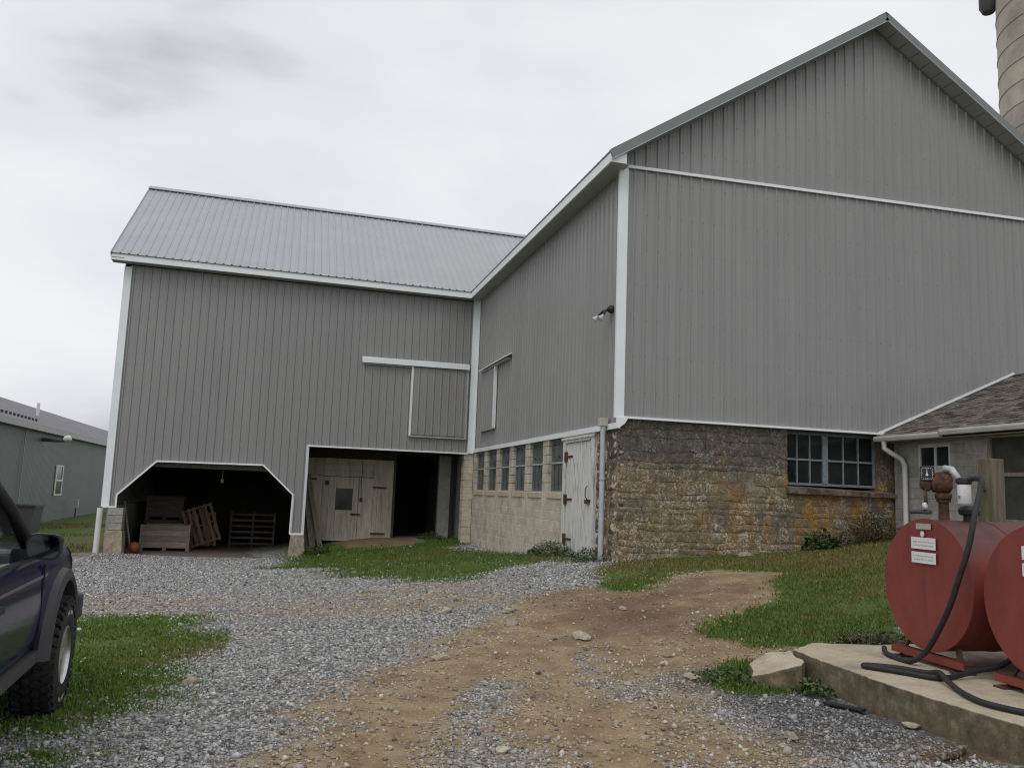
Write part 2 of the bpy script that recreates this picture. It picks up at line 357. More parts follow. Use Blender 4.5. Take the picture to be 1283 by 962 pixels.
GRASS_LAWN = [(4.61, 12.05), (5.45, 13.86), (6.61, 13.82), (9.03, 13.72), (11.53, 14.02), (9.49, 11.42), (7.09, 8.69), (6.32, 7.68), (5.82, 7.78), (5.38, 7.96), (4.96, 7.99), (4.89, 8.34), (5.25, 8.87), (6.05, 9.54), (6.72, 10.41), (7.47, 11.15), (6.7, 12.02), (5.94, 11.86), (4.78, 11.13)]
WEED = [(3.96, 7.02), (4.32, 7.36), (4.53, 7.23), (4.71, 6.87), (4.61, 6.57), (4.35, 6.63), (3.92, 6.49), (3.78, 6.56)]
DIRT = [(0.31, 5.13), (0.59, 6.11), (1.03, 7.43), (1.61, 8.75), (2.41, 9.64), (3.46, 10.83), (4.34, 11.39), (4.92, 11.3), (6.3, 12.3), (8.2, 11.4), (7.0, 9.6), (6.0, 8.5), (5.6, 7.9), (5.1, 7.3), (3.99, 7.14), (3.57, 6.54), (3.44, 5.81), (3.29, 5.01), (3.15, 4.67)]
GRAVELSTRIP = [(1.23, 4.98), (1.25, 6.02), (1.65, 7.23), (1.96, 6.92), (1.42, 4.95)]
GRAVELSTRIP2 = [(2.46, 8.78), (2.5, 6.89), (2.53, 5.91), (3.24, 6.31), (3.91, 7.3), (3.24, 7.24), (2.96, 8.69)]
DARK = [(3.7, 7.05), (4.39, 6.68), (4.64, 5.92), (4.64, 5.4), (4.25, 4.87), (3.57, 4.78), (3.32, 5.39), (3.38, 6.05)]
DARKDIRT = [(4.31, 10.72), (5.63, 11.0), (6.42, 10.23), (5.25, 9.05), (4.44, 8.48), (3.93, 8.8), (3.7, 9.68)]
STRAW = [(4.0, 4.94), (5.18, 4.98), (4.49, 4.33), (3.63, 4.56)]
TANTRACK = [(-2.84, 13.9), (-0.44, 12.89), (2.45, 12.28), (3.6, 11.29), (2.11, 10.51), (-0.36, 11.02), (-1.38, 11.92)]
LAWN_FAR = [(-40, 12), (-10, 17), (-5.6, 23.2), (-4.75, 25.6), (-4.7, 75), (-40, 75)]
BROWN = [(-13, 23), (-4.6, 23.5), (-4.6, 38), (-8, 36), (-13, 33)]
APRON = [(1.3, 25.3), (3.0, 25.0), (4.3, 25.4), (4.0, 27.2), (1.2, 27.2)]
def sdf(poly, x, y):
    """signed distance, positive inside"""
    P = np.array(poly, float); d = np.full(x.shape, 1e9); ins = np.zeros(x.shape, bool)
    for i in range(len(P)):
        a = P[i]; b = P[(i+1) % len(P)]; ab = b-a
        t = np.clip(((x-a[0])*ab[0]+(y-a[1])*ab[1])/max(ab@ab, 1e-9), 0, 1)
        d = np.minimum(d, np.hypot(x-a[0]-t*ab[0], y-a[1]-t*ab[1]))
        c = ((a[1] > y) != (b[1] > y)) & (x < (b[0]-a[0])*(y-a[1])/(b[1]-a[1]+1e-12)+a[0]); ins ^= c
    return np.where(ins, d, -d)
_k = [(rng.normal(size=2)*f, rng.uniform(0, 6.28), a) for f, a in [(1.1, 1.), (1.3, 1.), (2.3, .7), (2.6, .7), (4.5, .45), (5., .45), (9., .3), (10, .3), (18, .2)]]
def wob(x, y):
    s = 0
    for k, ph, a in _k: s = s+a*np.sin(k[0]*x+k[1]*y+ph)
    return s/2.2
def soft(poly, x, y, w, n=.25): return np.clip((sdf(poly, x, y)+wob(x, y)*n)/w+.5, 0, 1)
def masks(x, y):
    g = np.maximum.reduce([soft(GRASS_TRUCK, x, y, .7, .35), soft(GRASS_BAY, x, y, .7, .35), soft(GRASS_LAWN, x, y, .5, .25), soft(WEED, x, y, .3, .2), soft(LAWN_FAR, x, y, .8, .4)])
    worn = np.clip(.5+.9*wob(x*.7+3, y*.7), 0, 1)
    g = np.maximum(g*(1-.0*worn), ((y > 80) | (x < -25) | (x > 12.5) | (y < -6)).astype(float))
    d = np.maximum(soft(DIRT, x, y, .9, .35), .45*soft(TANTRACK, x, y, 2.0, .9))
    d = d*(1-.75*soft(GRAVELSTRIP, x, y, .5, .3))*(1-.6*soft(GRAVELSTRIP2, x, y, .6, .4))
    ru = rut(x, y); d = np.maximum(d, .9*ru)
    k = np.maximum(soft(DARK, x, y, .6, .3), .0); kd = np.maximum(soft(DARKDIRT, x, y, 1.6, .7)*np.clip(.85+.4*wob(x*2.2, y*2.2), .1, 1), .6*soft(APRON, x, y, .5, .2)); d = np.maximum(d, soft(APRON, x, y, .5, .2)); st = np.maximum(soft(STRAW, x, y, .4, .2), .75*soft(BROWN, x, y, 3., 1.2))
    return g, d, k, kd, st
RUTS = [[(0.67, 5.08), (1.05, 6.22), (1.75, 7.55), (2.7, 8.75), (3.95, 9.72), (5.2, 10.5), (6.6, 11.0)], [(2.1, 4.85), (2.3, 5.8), (2.4, 7.0), (2.75, 8.2), (3.7, 9.0), (5.1, 9.6), (6.5, 10.1)]]
def rut_d(x, y):
    d = np.full(np.shape(x), 9.)
    for P in RUTS:
        for a, b in zip(P, P[1:]):
            a = np.array(a); ab = np.array(b)-a; t = np.clip(((x-a[0])*ab[0]+(y-a[1])*ab[1])/(ab@ab), 0, 1); d = np.minimum(d, np.hypot(x-a[0]-t*ab[0], y-a[1]-t*ab[1]))
    return d
def rut(x, y): return np.clip(1.6-rut_d(x, y)/.17+.5*wob(x*3, y*3), 0, 1)
def axis(segs):
    o = [segs[0][0]]
    for a, b, st in segs: o += list(np.linspace(a, b, max(1, int(round((b-a)/st)))+1)[1:])
    return np.array(o)
gx = axis([(-900, -100, 200), (-100, -30, 10), (-30, -8, 1), (-8, 12.5, .07), (12.5, 30, 1), (30, 100, 10), (100, 900, 200)])
gy = axis([(-300, -20, 70), (-20, 3.5, 1), (3.5, 16, .07), (16, 30, .15), (30, 70, 1.5), (70, 130, 12), (130, 1500, 200)])
GX, GY = np.meshgrid(gx, gy)
mg, md, mk, mkd, mst = masks(GX, GY)
def relief(x, y): return -.022*np.exp(-(rut_d(x, y)/.17)**2)+.010*np.exp(-((rut_d(x, y)-.33)/.10)**2)+.012*wob(x*1.7, y*1.7)+.006*wob(x*4+1, y*4)
def ground_z(x, y): return gz(x, y)+relief(x, y)
GZ = ground_z(GX, GY)
nx, ny = len(gx), len(gy)
me = bpy.data.meshes.new('ground')
idx = np.arange(nx*ny).reshape(ny, nx)
fc = np.stack([idx[:-1, :-1], idx[:-1, 1:], idx[1:, 1:], idx[1:, :-1]], -1).reshape(-1, 4)
def fastmesh(name, verts, faces, nper):
    me = bpy.data.meshes.new(name); nv = len(verts); nf = len(faces)
    me.vertices.add(nv); me.vertices.foreach_set('co', np.asarray(verts, np.float32).ravel())
    me.loops.add(nf*nper); me.loops.foreach_set('vertex_index', np.asarray(faces, np.int32).ravel())
    me.polygons.add(nf); me.polygons.foreach_set('loop_start', np.arange(nf, dtype=np.int32)*nper)
    me.update(calc_edges=True); return me
def attr(me, name, vals):
    a = me.attributes.new(name, 'FLOAT', 'POINT'); a.data.foreach_set('value', np.asarray(vals, np.float32).ravel())
me = fastmesh('ground', np.stack([GX, GY, GZ], -1).reshape(-1, 3), fc, 4)
for n_, a_ in (('grass', mg), ('dirt', md), ('dark', mk), ('darkdirt', mkd), ('straw', mst)): attr(me, n_, a_)
me.shade_smooth()
def groundmat():
    m, nt, b = newmat('gravel_dirt_and_turf'); p = pos(nt)
    def A(n): a = N(nt, 'Attribute', attribute_name=n); return a.outputs['Fac']
    big = noise(nt, p, .55, 5); mid = noise(nt, p, 3, 6, .6); fine = noise(nt, p, 45, 6, .65)
    vo = N(nt, 'TexVoronoi', Scale=30.0); nt.links.new(p, vo.inputs['Vector'])
    bw = N(nt, 'RGBToBW'); nt.links.new(vo.outputs['Color'], bw.inputs[0])
    grav = ramp(nt, bw.outputs[0], [(.15, (.12, .12, .118)), (.5, (.35, .35, .335)), (.8, (.58, .575, .55)), (1, (.75, .74, .70))])
    grav = mix(nt, ramp(nt, vo.outputs['Distance'], [(.35, 0), (.75, .75)]), grav, (.06, .057, .052))
    grav = mix(nt, ramp(nt, mid, [(.5, 0), (.72, .55)]), grav, (.27, .235, .18))
    grav = mix(nt, .8, grav, ramp(nt, noise(nt, p, 8, 7, .7), [(.3, .72), (.7, 1.22)]), 'MULTIPLY')
    v2 = N(nt, 'TexVoronoi', Scale=17.0); nt.links.new(p, v2.inputs['Vector']); v2.inputs['Randomness'].default_value = 1
    dirt = ramp(nt, mid, [(.3, (.19, .135, .076)), (.5, (.295, .22, .128)), (.72, (.38, .30, .185))])
    dirt = mix(nt, .6, dirt, ramp(nt, fine, [(.3, .55), (.7, 1.35)]), 'MULTIPLY')
    dirt = mix(nt, mix(nt, 1, A('darkdirt'), .8, 'MULTIPLY'), dirt, mix(nt, .8, (.125, .082, .052), ramp(nt, noise(nt, p, 7, 8, .7), [(.3, .6), (.7, 1.5)]), 'MULTIPLY'))
    pebble = ramp(nt, v2.outputs['Distance'], [(.16, 1), (.22, 0)])
    dirt = mix(nt, mix(nt, 1, pebble, ramp(nt, mid, [(.4, .1), (.65, .9)]), 'MULTIPLY'), dirt, (.46, .42, .34))
    f = mix(nt, 1, A('dirt'), ramp(nt, noise(nt, p, 2.2, 8, .65), [(.28, -.35), (.72, .35)]), 'ADD')
    f = ramp(nt, f, [(.3, 0), (.75, 1)])
    c = mix(nt, f, grav, dirt)
    c = mix(nt, mix(nt, 1, A('dark'), .7, 'MULTIPLY'), c, mix(nt, .5, (.085, .085, .092), grav, 'MULTIPLY'))
    turf = ramp(nt, noise(nt, p, 1.3, 7, .65), [(.34, (.048, .088, .014)), (.58, (.085, .13, .026)), (.74, (.17, .13, .058))])
    turf = mix(nt, .7, turf, ramp(nt, fine, [(.3, .5), (.7, 1.4)]), 'MULTIPLY')
    g = ramp(nt, mix(nt, 1, A('grass'), ramp(nt, noise(nt, p, 6, 6, .65), [(.3, -.3), (.7, .3)]), 'ADD'), [(.35, 0), (.65, 1)])
    c = mix(nt, g, c, turf)
    c = mix(nt, mix(nt, 1, A('straw'), .9, 'MULTIPLY'), c, ramp(nt, fine, [(.3, (.055, .036, .019)), (.7, (.19, .12, .055))]))
    nt.links.new(c, b.inputs['Base Color']); b.inputs['Roughness'].default_value = .95; b.inputs['Specular IOR Level'].default_value = .25
    h = mix(nt, .5, vo.outputs['Distance'], fine)
    bump(nt, b, h, .8, .018)
    return m
me.materials.append(groundmat())
ground = link('ground', me); tag(ground, kind='structure', label='gravel yard with dirt track and worn turf')

# ---- loose gravel: real stones in one mesh
def stones(name, n, region, sizef, keepf, colf, label):
    x = rng.uniform(region[0], region[1], n); y = region[2]+(region[3]-region[2])*rng.uniform(0, 1, n)**2.2
    keep = keepf(x, y) > rng.uniform(0, 1, n); x = x[keep]; y = y[keep]; n = len(x)
    s = sizef(x, y, n)
    base = np.array([(1, 0, 0), (-1, 0, 0), (0, 1, 0), (0, -1, 0), (0, 0, 1), (0, 0, -1)], float)
    tri = np.array([(0, 2, 4), (2, 1, 4), (1, 3, 4), (3, 0, 4), (2, 0, 5), (1, 2, 5), (3, 1, 5), (0, 3, 5)])
    v = base[None]*rng.uniform(.55, 1.1, (n, 6, 1))+rng.normal(0, .18, (n, 6, 3))
    v[:, :, 2] *= .8
    a = rng.uniform(0, 6.28, n); t = rng.normal(0, .5, n)
    ca, sa, ct, s_t = np.cos(a), np.sin(a), np.cos(t), np.sin(t)
    vy = v[:, :, 1]*ct[:, None]-v[:, :, 2]*s_t[:, None]; vz = v[:, :, 1]*s_t[:, None]+v[:, :, 2]*ct[:, None]
    vx = v[:, :, 0]*1.1
    V = np.stack([vx*ca[:, None]-vy*sa[:, None], vx*sa[:, None]+vy*ca[:, None], vz], -1)*s[:, None, None]
    V += np.stack([x, y, ground_z(x, y)+s*.22], -1)[:, None]
    F = tri[None]+(np.arange(n)*6)[:, None, None]
    me = fastmesh(name, V.reshape(-1, 3), F.reshape(-1, 3), 3)
    attr(me, 'tone', np.repeat(colf(x, y, n), 6)); attr(me, 'warm', np.repeat(np.clip(masks(x, y)[1]+rng.normal(0, .25, n), 0, 1), 6))
    return me
def gravelmat():
    m, nt, b = newmat('loose_gravel'); p = pos(nt)
    t = N(nt, 'Attribute', attribute_name='tone').outputs['Fac']; wm_ = N(nt, 'Attribute', attribute_name='warm').outputs['Fac']
    c = ramp(nt, t, [(0, (.09, .09, .088)), (.5, (.355, .36, .36)), (1, (.68, .68, .665))])
    c2 = ramp(nt, t, [(0, (.15, .115, .08)), (.5, (.40, .335, .245)), (1, (.64, .575, .46))])
    c = mix(nt, wm_, c, c2)
    c = mix(nt, .5, c, ramp(nt, noise(nt, p, 60, 3), [(.3, .7), (.7, 1.25)]), 'MULTIPLY')
    nt.links.new(c, b.inputs['Base Color']); b.inputs['Roughness'].default_value = .9; return m
M['gravel'] = gravelmat()
def keep_gravel(x, y):
    g, d, k, kd, st = masks(x, y)
    pad = (x > 4.4) & (y < 7.3)
    return np.where(pad, 0, np.clip((1-g)*1.0, .03*(1-pad), 1)*(1-.80*d)*(1-.6*kd)*(1-.75*rut(x, y))*(1-.85*st))
def tone(x, y, n):
    k = masks(x, y)[2]; return np.clip(rng.normal(.47, .24, n)-.26*k-.22*masks(x, y)[3], 0, 1)
gm = stones('gravel', 190000, (-4.6, 6.2, 4.3, 25.0), lambda x, y, n: np.clip(rng.lognormal(-4.40, .36, n), .006, .034)*np.clip(.72+.035*y, .9, 1.7), keep_gravel, tone, '')
gm.materials.append(M['gravel']); go = link('gravel', gm)
tag(go, 'loose grey crushed stone spread over the yard', 'gravel', kind='stuff')
def keep_peb(x, y):
    g, d, k, kd, st = masks(x, y); return np.where((x > 4.4) & (y < 7.3), 0, np.clip(d, .12, 1)*(1-g)*(1-.5*rut(x, y))*np.clip(.5+.8*wob(x*1.6+4, y*1.6), .05, 1))
pm_ = stones('pebbles', 6500, (-2.5, 7.0, 4.4, 13.0), lambda x, y, n: np.clip(rng.lognormal(-4.0, .38, n), .010, .045), keep_peb, lambda x, y, n: np.clip(rng.normal(.55, .22, n), .1, 1), '')
pm_.materials.append(M['gravel']); tag(link('pebbles', pm_), 'pale pebbles scattered along the brown dirt track', 'pebbles', kind='stuff')

# ---- grass: real blades in one mesh
def blades(pts_n, region, keepf, hf, seed, dryoff=-.35, lift=0):
    r = np.random.default_rng(seed)
    x = r.uniform(region[0], region[1], pts_n); y = r.uniform(region[2], region[3], pts_n)
    k = keepf(x, y) > r.uniform(0, 1, pts_n); x = x[k]; y = y[k]; n = len(x)
    h = hf(x, y, n, r); a = r.uniform(0, 6.28, n); lean = r.normal(0, .45, n); w_ = r.uniform(.003, .006, n)*(1+.05*y)
    dx, dy = np.cos(a), np.sin(a); b0 = r.uniform(0, 6.28, n)
    lx, ly = np.cos(b0)*lean*h, np.sin(b0)*lean*h; z = ground_z(x, y)-.005
    V = np.stack([np.stack([x-dx*w_, y-dy*w_, z], -1), np.stack([x+dx*w_, y+dy*w_, z], -1),
                  np.stack([x+dx*w_*.7+lx*.35, y+dy*w_*.7+ly*.35, z+h*.6], -1), np.stack([x-dx*w_*.7+lx*.35, y-dy*w_*.7+ly*.35, z+h*.6], -1),
                  np.stack([x+lx, y+ly, z+h*np.clip(1-.3*abs(lean), .5, 1)], -1)], 1)
    F = np.array([(0, 1, 2), (0, 2, 3), (3, 2, 4)])[None]+(np.arange(n)*5)[:, None, None]
    dry = np.clip(.5+.75*wob(x*.55+5, y*.55+2)+r.normal(0, .18, n)+dryoff, 0, 1)
    return V.reshape(-1, 3), F.reshape(-1, 3), np.repeat(np.clip(r.uniform(0, 1, n)+lift, 0, 1), 5), np.repeat(dry, 5)
def grassmat():
    m, nt, b = newmat('grass_blade')
    t = N(nt, 'Attribute', attribute_name='tone').outputs['Fac']; d = N(nt, 'Attribute', attribute_name='dry').outputs['Fac']
    c = mix(nt, d, ramp(nt, t, [(0, (.05, .092, .012)), (.6, (.098, .172, .024)), (1, (.165, .235, .055))]), ramp(nt, t, [(0, (.13, .105, .04)), (1, (.30, .23, .105))]))
    nt.links.new(c, b.inputs['Base Color']); b.inputs['Roughness'].default_value = .6; b.inputs['Specular IOR Level'].default_value = .2; return m
M['grass'] = grassmat()
def under_slab(x, y): return ((x > 4.35) & (x < 9) & (y > 2) & (y < 7.25))
def lawn(polys, w_, nz_): return lambda x, y: np.where(under_slab(x, y), 0, np.clip(np.maximum.reduce([soft(p, x, y, w_, nz_) for p in polys])*1.15-.1, 0, 1)*np.clip(1.0+.9*wob(x*1.3+2, y*1.3), .18, 1))
def grass_object(label, sets):
    Vs, Fs, T, D = [], [], [], []; nb = 0
    for s in sets:
        v, f, t, d = blades(*s); Vs.append(v); Fs.append(f+nb); nb += len(v); T.append(t); D.append(d)
    me = fastmesh('grass', np.concatenate(Vs), np.concatenate(Fs), 3); attr(me, 'tone', np.concatenate(T)); attr(me, 'dry', np.concatenate(D))
    me.materials.append(M['grass']); o = link('grass', me); tag(o, label, 'grass', kind='stuff')
LH = lambda x, y, n, r: np.clip(r.normal(.036, .014, n), .012, .08)
grass_object('short green turf beside the parked pickup truck', [(90000, (-4, -.4, 5.0, 11.4), lawn([GRASS_TRUCK], 1.0, .55), lambda x, y, n, r: np.clip(r.normal(.030, .011, n), .01, .07), 1, -.9, .3)])
grass_object('rough green grass growing in front of the plank doors', [(50000, (-.4, 5.8, 13.3, 28), lambda x, y: lawn([GRASS_BAY], .9, .6)(x, y)*np.where((x > 5.62) & (y < 25), 0, 1)*np.where((x > 1.2) & (x < 3.6) & (y > 25.6), .05, 1), lambda x, y, n, r: np.clip(r.normal(.042, .02, n), .012, .15), 2, -.62)])
grass_object('patchy lawn between the stone wall and the fuel tanks', [(9000, (3.5, 4.9, 6.3, 7.6), lambda x, y: soft(WEED, x, y, .3, .2)*np.where((x > 4.5) & (y < 7.1), 0, 1), LH, 13, -.9), (120000, (4.5, 11.3, 7.1, 13.8), lawn([GRASS_LAWN], .7, .4), LH, 3)])
grass_object('sloping lawn in front of the long grey shed', [(70000, (-16, -5.0, 24.5, 49), lambda x, y: np.where(x < -11.9, 0, np.clip(.5+.8*wob(x*.5, y*.5), 0, 1)*(1-.8*soft(BROWN, x, y, 3., 1.2))), lambda x, y, n, r: np.clip(r.normal(.09, .03, n), .03, .2), 4, .22)])

# ------------------------------------------------------------------ barns
X0, Y0, Y1 = 5.712, 13.828, 25.33
PERIOD = .2286
def rib_h(u):
    t = (u % PERIOD); t = min(t, PERIOD-t)
    if t <= .0125: return .025
    if t < .032: return .025*(.032-t)/.0195
    for c in (PERIOD/3, ):
        if abs(t-c) < .012: return .0045*(1-abs(t-c)/.012)
    return 0
_RB = [0, .0125, .032, PERIOD/3-.012, PERIOD/3, PERIOD/3+.012]
RB = sorted(set(_RB+[PERIOD-b for b in _RB if b]))
def sheet(name, parent, mt, O, U, V, Nv, u0, u1, bot, top, breaks=()):
    """one ribbed steel sheet: strip u0..u1 between bot(u) and top(u)"""
    O, U, V, Nv = map(Vector, (O, U, V, Nv)); us = {u0, u1}
    k = math.floor(u0/PERIOD)
    while k*PERIOD < u1:
        for b in RB:
            x = k*PERIOD+b
            if u0+1e-4 < x < u1-1e-4: us.add(x)
        k += 1
    for b in breaks:
        if u0+1e-4 < b < u1-1e-4: us.add(b)
    us = sorted(us); mb = MB(); e = 1e-5
    for a, b in zip(us, us[1:]):
        q = []
        for u, f in ((a+e, bot), (b-e, bot), (b-e, top), (a+e, top)):
            q.append(O+U*(a if u < (a+b)/2 else b)+V*f(u)+Nv*rib_h(u))
        if (q[3]-q[0]).dot(V) <= 1e-4 and (q[2]-q[1]).dot(V) <= 1e-4: continue
        mb.add(q, [(0, 1, 2, 3)])
    return mb.build(name, mt, parent) if mb.f else None
def sheets(name, parent, mt, O, U, V, Nv, u0, u1, bot, top, breaks=(), wd=PERIOD*4):
    u = u0
    while u < u1-1e-3:
        sheet(name, parent, mt, O, U, V, Nv, u, min(u+wd, u1), bot, top, breaks); u += wd
Z1 = Vector((0, 0, 1))

# ---- main barn
barn = thing('main_barn', 'tall grey steel clad barn with wide gable on a lichened stone base', 'barn', (X0, Y0, .5))
PX, PZ, EX, EZ = 11.25, 11.60, 5.33, 7.80
SL = (PZ-EZ)/(PX-EX); RX = 2*PX-X0
def roofz(x): return PZ-SL*abs(x-PX)
sheets('siding_panel', barn, M['siding'], (X0, Y0, 0), (1, 0, 0), Z1, (0, -1, 0), 0, RX-X0, lambda u: 3.06, lambda u: 7.66+.0135*u)
sheets('siding_panel', barn, M['siding'], (X0, Y0-.022, 0), (1, 0, 0), Z1, (0, -1, 0), 0, RX-X0, lambda u: 7.72+.0135*u, lambda u: roofz(X0+u)-.13, (PX-X0,))
sheets('siding_panel', barn, M['siding_side'], (X0, Y0, 0), (0, 1, 0), Z1, (-1, 0, 0), 0, Y1-Y0, lambda u: 2.94, lambda u: 7.62)
MB().box(RX-.02, RX, Y0, 36, 0, 7.7).build('rear_wall', M['siding'], barn)
MB().prism([(X0, 0), (RX, 0), (RX, 7.7), (PX, 11.4), (X0, 7.7)], 35.9, 36, lambda u, v, d: (u, d, v)).build('rear_wall', M['siding'], barn)
# roof sheets
LEN = math.hypot(PX-EX, PZ-EZ); VD = Vector((PX-EX, 0, PZ-EZ))/LEN; ND = Vector((-VD.z, 0, VD.x))
WEZ, WEY, WRY, WRZ, WX0 = 7.88, 24.90, 29.9, 11.50, -4.98          # wing eave, ridge
WSL = (WRZ-WEZ)/(WRY-WEY); TILT = -.0097
def wingz(y, x=5.3): return WRZ-WSL*abs(y-WRY)+TILT*(x-WX0)
def mainbot(u):
    y = 13.45+u; return max(0, (wingz(y)-EZ-.0)/(PZ-EZ)*LEN) if y > WEY else 0
sheets('roof_panel', barn, M['roofing'], (EX, 13.45, EZ), (0, 1, 0), VD, ND, 0, 22.6, mainbot, lambda u: LEN, (WEY-13.45, WRY-13.45, 2*WRY-WEY-13.45))
VD2 = Vector((-VD.x, 0, VD.z)); ND2 = Vector((VD.z, 0, VD.x))
sheets('roof_panel', barn, M['roofing'], (2*PX-EX, 13.45, EZ), (0, 1, 0), VD2, ND2, 0, 22.6, lambda u: 0, lambda u: LEN)
mb = MB(); mb.beam((PX-.10, 13.46, PZ-.035), (PX-.10, 36.1, PZ-.035), .24, .02, (-SL, 0, 1)); mb.beam((PX+.10, 13.46, PZ-.035), (PX+.10, 36.1, PZ-.035), .24, .02, (SL, 0, 1)); mb.build('ridge_cap', M['trimgrey'], barn)
# eave: fascia + soffit
MB().box(EX-.012, EX+.02, 13.47, WEY+.01, 7.59, 7.775).build('fascia', M['white'], barn)
MB().box(EX-.03, EX+.01, 13.46, WEY-.02, 7.777, 7.795).build('drip_edge', M['trimgrey'], barn)
MB().box(EX+.02, X0-.002, Y0-.3, Y1, 7.60, 7.612).build('soffit', M['soffit'], barn)
MB().prism([(EX+.0, 7.592), (X0-.08, 7.592), (X0-.08, 7.80), (EX+.0, 7.70)], 13.475, 13.495, lambda u, v, d: (u, d, v)).build('eave_return', M['white'], barn)
MB().box(EX+.02, X0-.08, 13.496, Y0-.302, 7.600, 7.611).build('eave_return', M['soffit'], barn)
# rakes: grey metal face, white lower edge, boarded soffit
for s in (-1, 1):
    a = Vector((PX, 13.45, PZ)); b = Vector((PX+s*(PX-EX), 13.45, EZ)); dn = Vector((0, 0, -1))
    d = (b-a).normalized(); off = Vector((0, .0, -.085))
    MB().beam(a+off, b+off, .03, .17, (0, 0, 1)).build('rake_trim', M['trimgrey'], barn)
    MB().beam(a+Vector((0, -.012, -.178)), b+Vector((0, -.012, -.178)), .035, .014).build('rake_edge', M['steel'], barn)
    n = 22
    for i in range(n):
        p = a.lerp(b, (i+.02)/n); q = a.lerp(b, (i+.98)/n); o2 = Vector((0, .19, -.155))
        MB().beam(p+o2, q+o2, .36, .012).build('soffit_board', M['soffit'], barn)
    MB().beam(a+Vector((0, Y0-.045-13.45, -.172)), b+Vector((0, Y0-.045-13.45, -.172)), .03, .03).build('rake_moulding', M['trimgrey'], barn)
# trims
MB().box(X0-.075, X0+.095, Y0-.045, Y0+.045, 3.02, 7.652).build('corner_trim', M['white'], barn, bevel=.006)
MB().beam((X0-.06, Y0-.045, 7.68), (RX, Y0-.045, 7.68+.0135*(RX-X0+.06)), .035, .055).build('band_trim', M['white'], barn)
MB().box(X0+.08, 11.5, Y0-.07, Y0+.02, 3.015, 3.055).build('base_trim', M['white'], barn)
MB().box(X0-.05, X0+.02, Y0-.06, Y1-.02, 2.83, 2.935).build('base_trim', M['white'], barn)
MB().prism([(0, 2.84), (0, 3.02), (.22, 3.02), (.16, 2.92), (.05, 2.84)], Y0-.075, Y0-.052, lambda u, v, d: (X0-.06+u, d, v)).build('trim_return', M['white'], barn)
MB().box(X0-.22, X0-.02, Y1-.06, Y1-.028, 2.80, 7.60).build('corner_trim', M['white'], barn)
MB().box(X0-.035, X0-.02, Y1-.18, Y1-.062, 2.93, 7.60).build('corner_trim', M['white'], barn)
# upper sliding door on the side wall
sdr = MB(); sdr.box(X0-.07, X0-.03, 22.70, 24.32, 3.45, 5.22); sdr = sdr.build('sliding_door', M['siding'], barn)
sheet('door_sheet', sdr, M['siding'], (X0-.076, 0, 0), (0, 1, 0), Z1, (-1, 0, 0), 22.74, 24.30, lambda u: 3.46, lambda u: 5.2)
MB().box(X0-.115, X0-.03, 22.66, 22.73, 3.43, 5.22).build('door_edge', M['white'], sdr)
MB().box(X0-.115, X0-.03, 22.66, 24.3, 3.40, 3.44).build('door_edge', M['steel'], sdr)
tcv = MB(); tcv.prism([(0, 0), (-.16, -.09), (-.17, -.12), (-.15, -.12), (0, -.03)], 21.15, 24.4, lambda u, v, d: (X0-.02+u, d, 5.34+v)); tcv.build('track_cover', M['white'], barn)
MB().box(X0-.12, X0-.02, 21.3, 24.3, 5.17, 5.22).build('door_track', M['steel'], barn)

# ---- stone base under the gable
sw = MB(); wx0, wx1, wz0, wz1 = 9.16, 11.25, 1.985, 3.0
sw.box(X0+.03, wx0, Y0+.046, Y0+.55, -.4, 3.03); sw.box(wx0, wx1, Y0+.046, Y0+.55, -.4, wz0-.06); sw.box(wx1, 11.6, Y0+.046, Y0+.55, -.4, 3.03); sw.box(wx0, wx1, Y0+.045, Y0+.55, wz1, 3.03)
stone_wall = sw.build('stone_wall', M['stone'], barn); tag(stone_wall, 'rough field stone wall stained with orange lichen and old whitewash')
def warp(x, z): return .012*math.sin(2.3*x+1.1*z)+.010*math.sin(5.1*x-4.7*z+1)+.008*math.sin(11*x+9*z)
def stone_mesh(wd, ht, dp, r, cx=0, cz=0):
    n = 4; mb = MB(); P = {}
    for j in range(n):
        for i in range(n):
            u = (i/(n-1)-.5); v = (j/(n-1)-.5); eu = i in (0, n-1); ev = j in (0, n-1)
            k = .94 if (eu and ev) else 1
            d = 0 if (eu or ev) else dp*r.uniform(.75, 1.25)
            P[i, j] = (u*wd*k+r.uniform(-.12, .12)*min(wd, ht)*.9, -d-r.uniform(0, .010), v*ht*k+r.uniform(-.12, .12)*ht*.7+warp(cx+u*wd, cz+v*ht))
    V = [P[i, j] for j in range(n) for i in range(n)]
    rim = [i for i in range(n)]+[j*n+n-1 for j in range(1, n)]+[(n-1)*n+i for i in range(n-2, -1, -1)]+[j*n for j in range(n-2, 0, -1)]
    F = [(j*n+i, j*n+i+1, (j+1)*n+i+1, (j+1)*n+i) for j in range(n-1) for i in range(n-1)]
    b = len(V); V += [(V[i][0], .09, V[i][2]) for i in rim]
    m_ = len(rim); F += [(rim[k], b+k, b+(k+1) % m_, rim[(k+1) % m_]) for k in range(m_)]
    mb.add(V, F); return mb
r_ = random.Random(3); z = .25; ns = 0
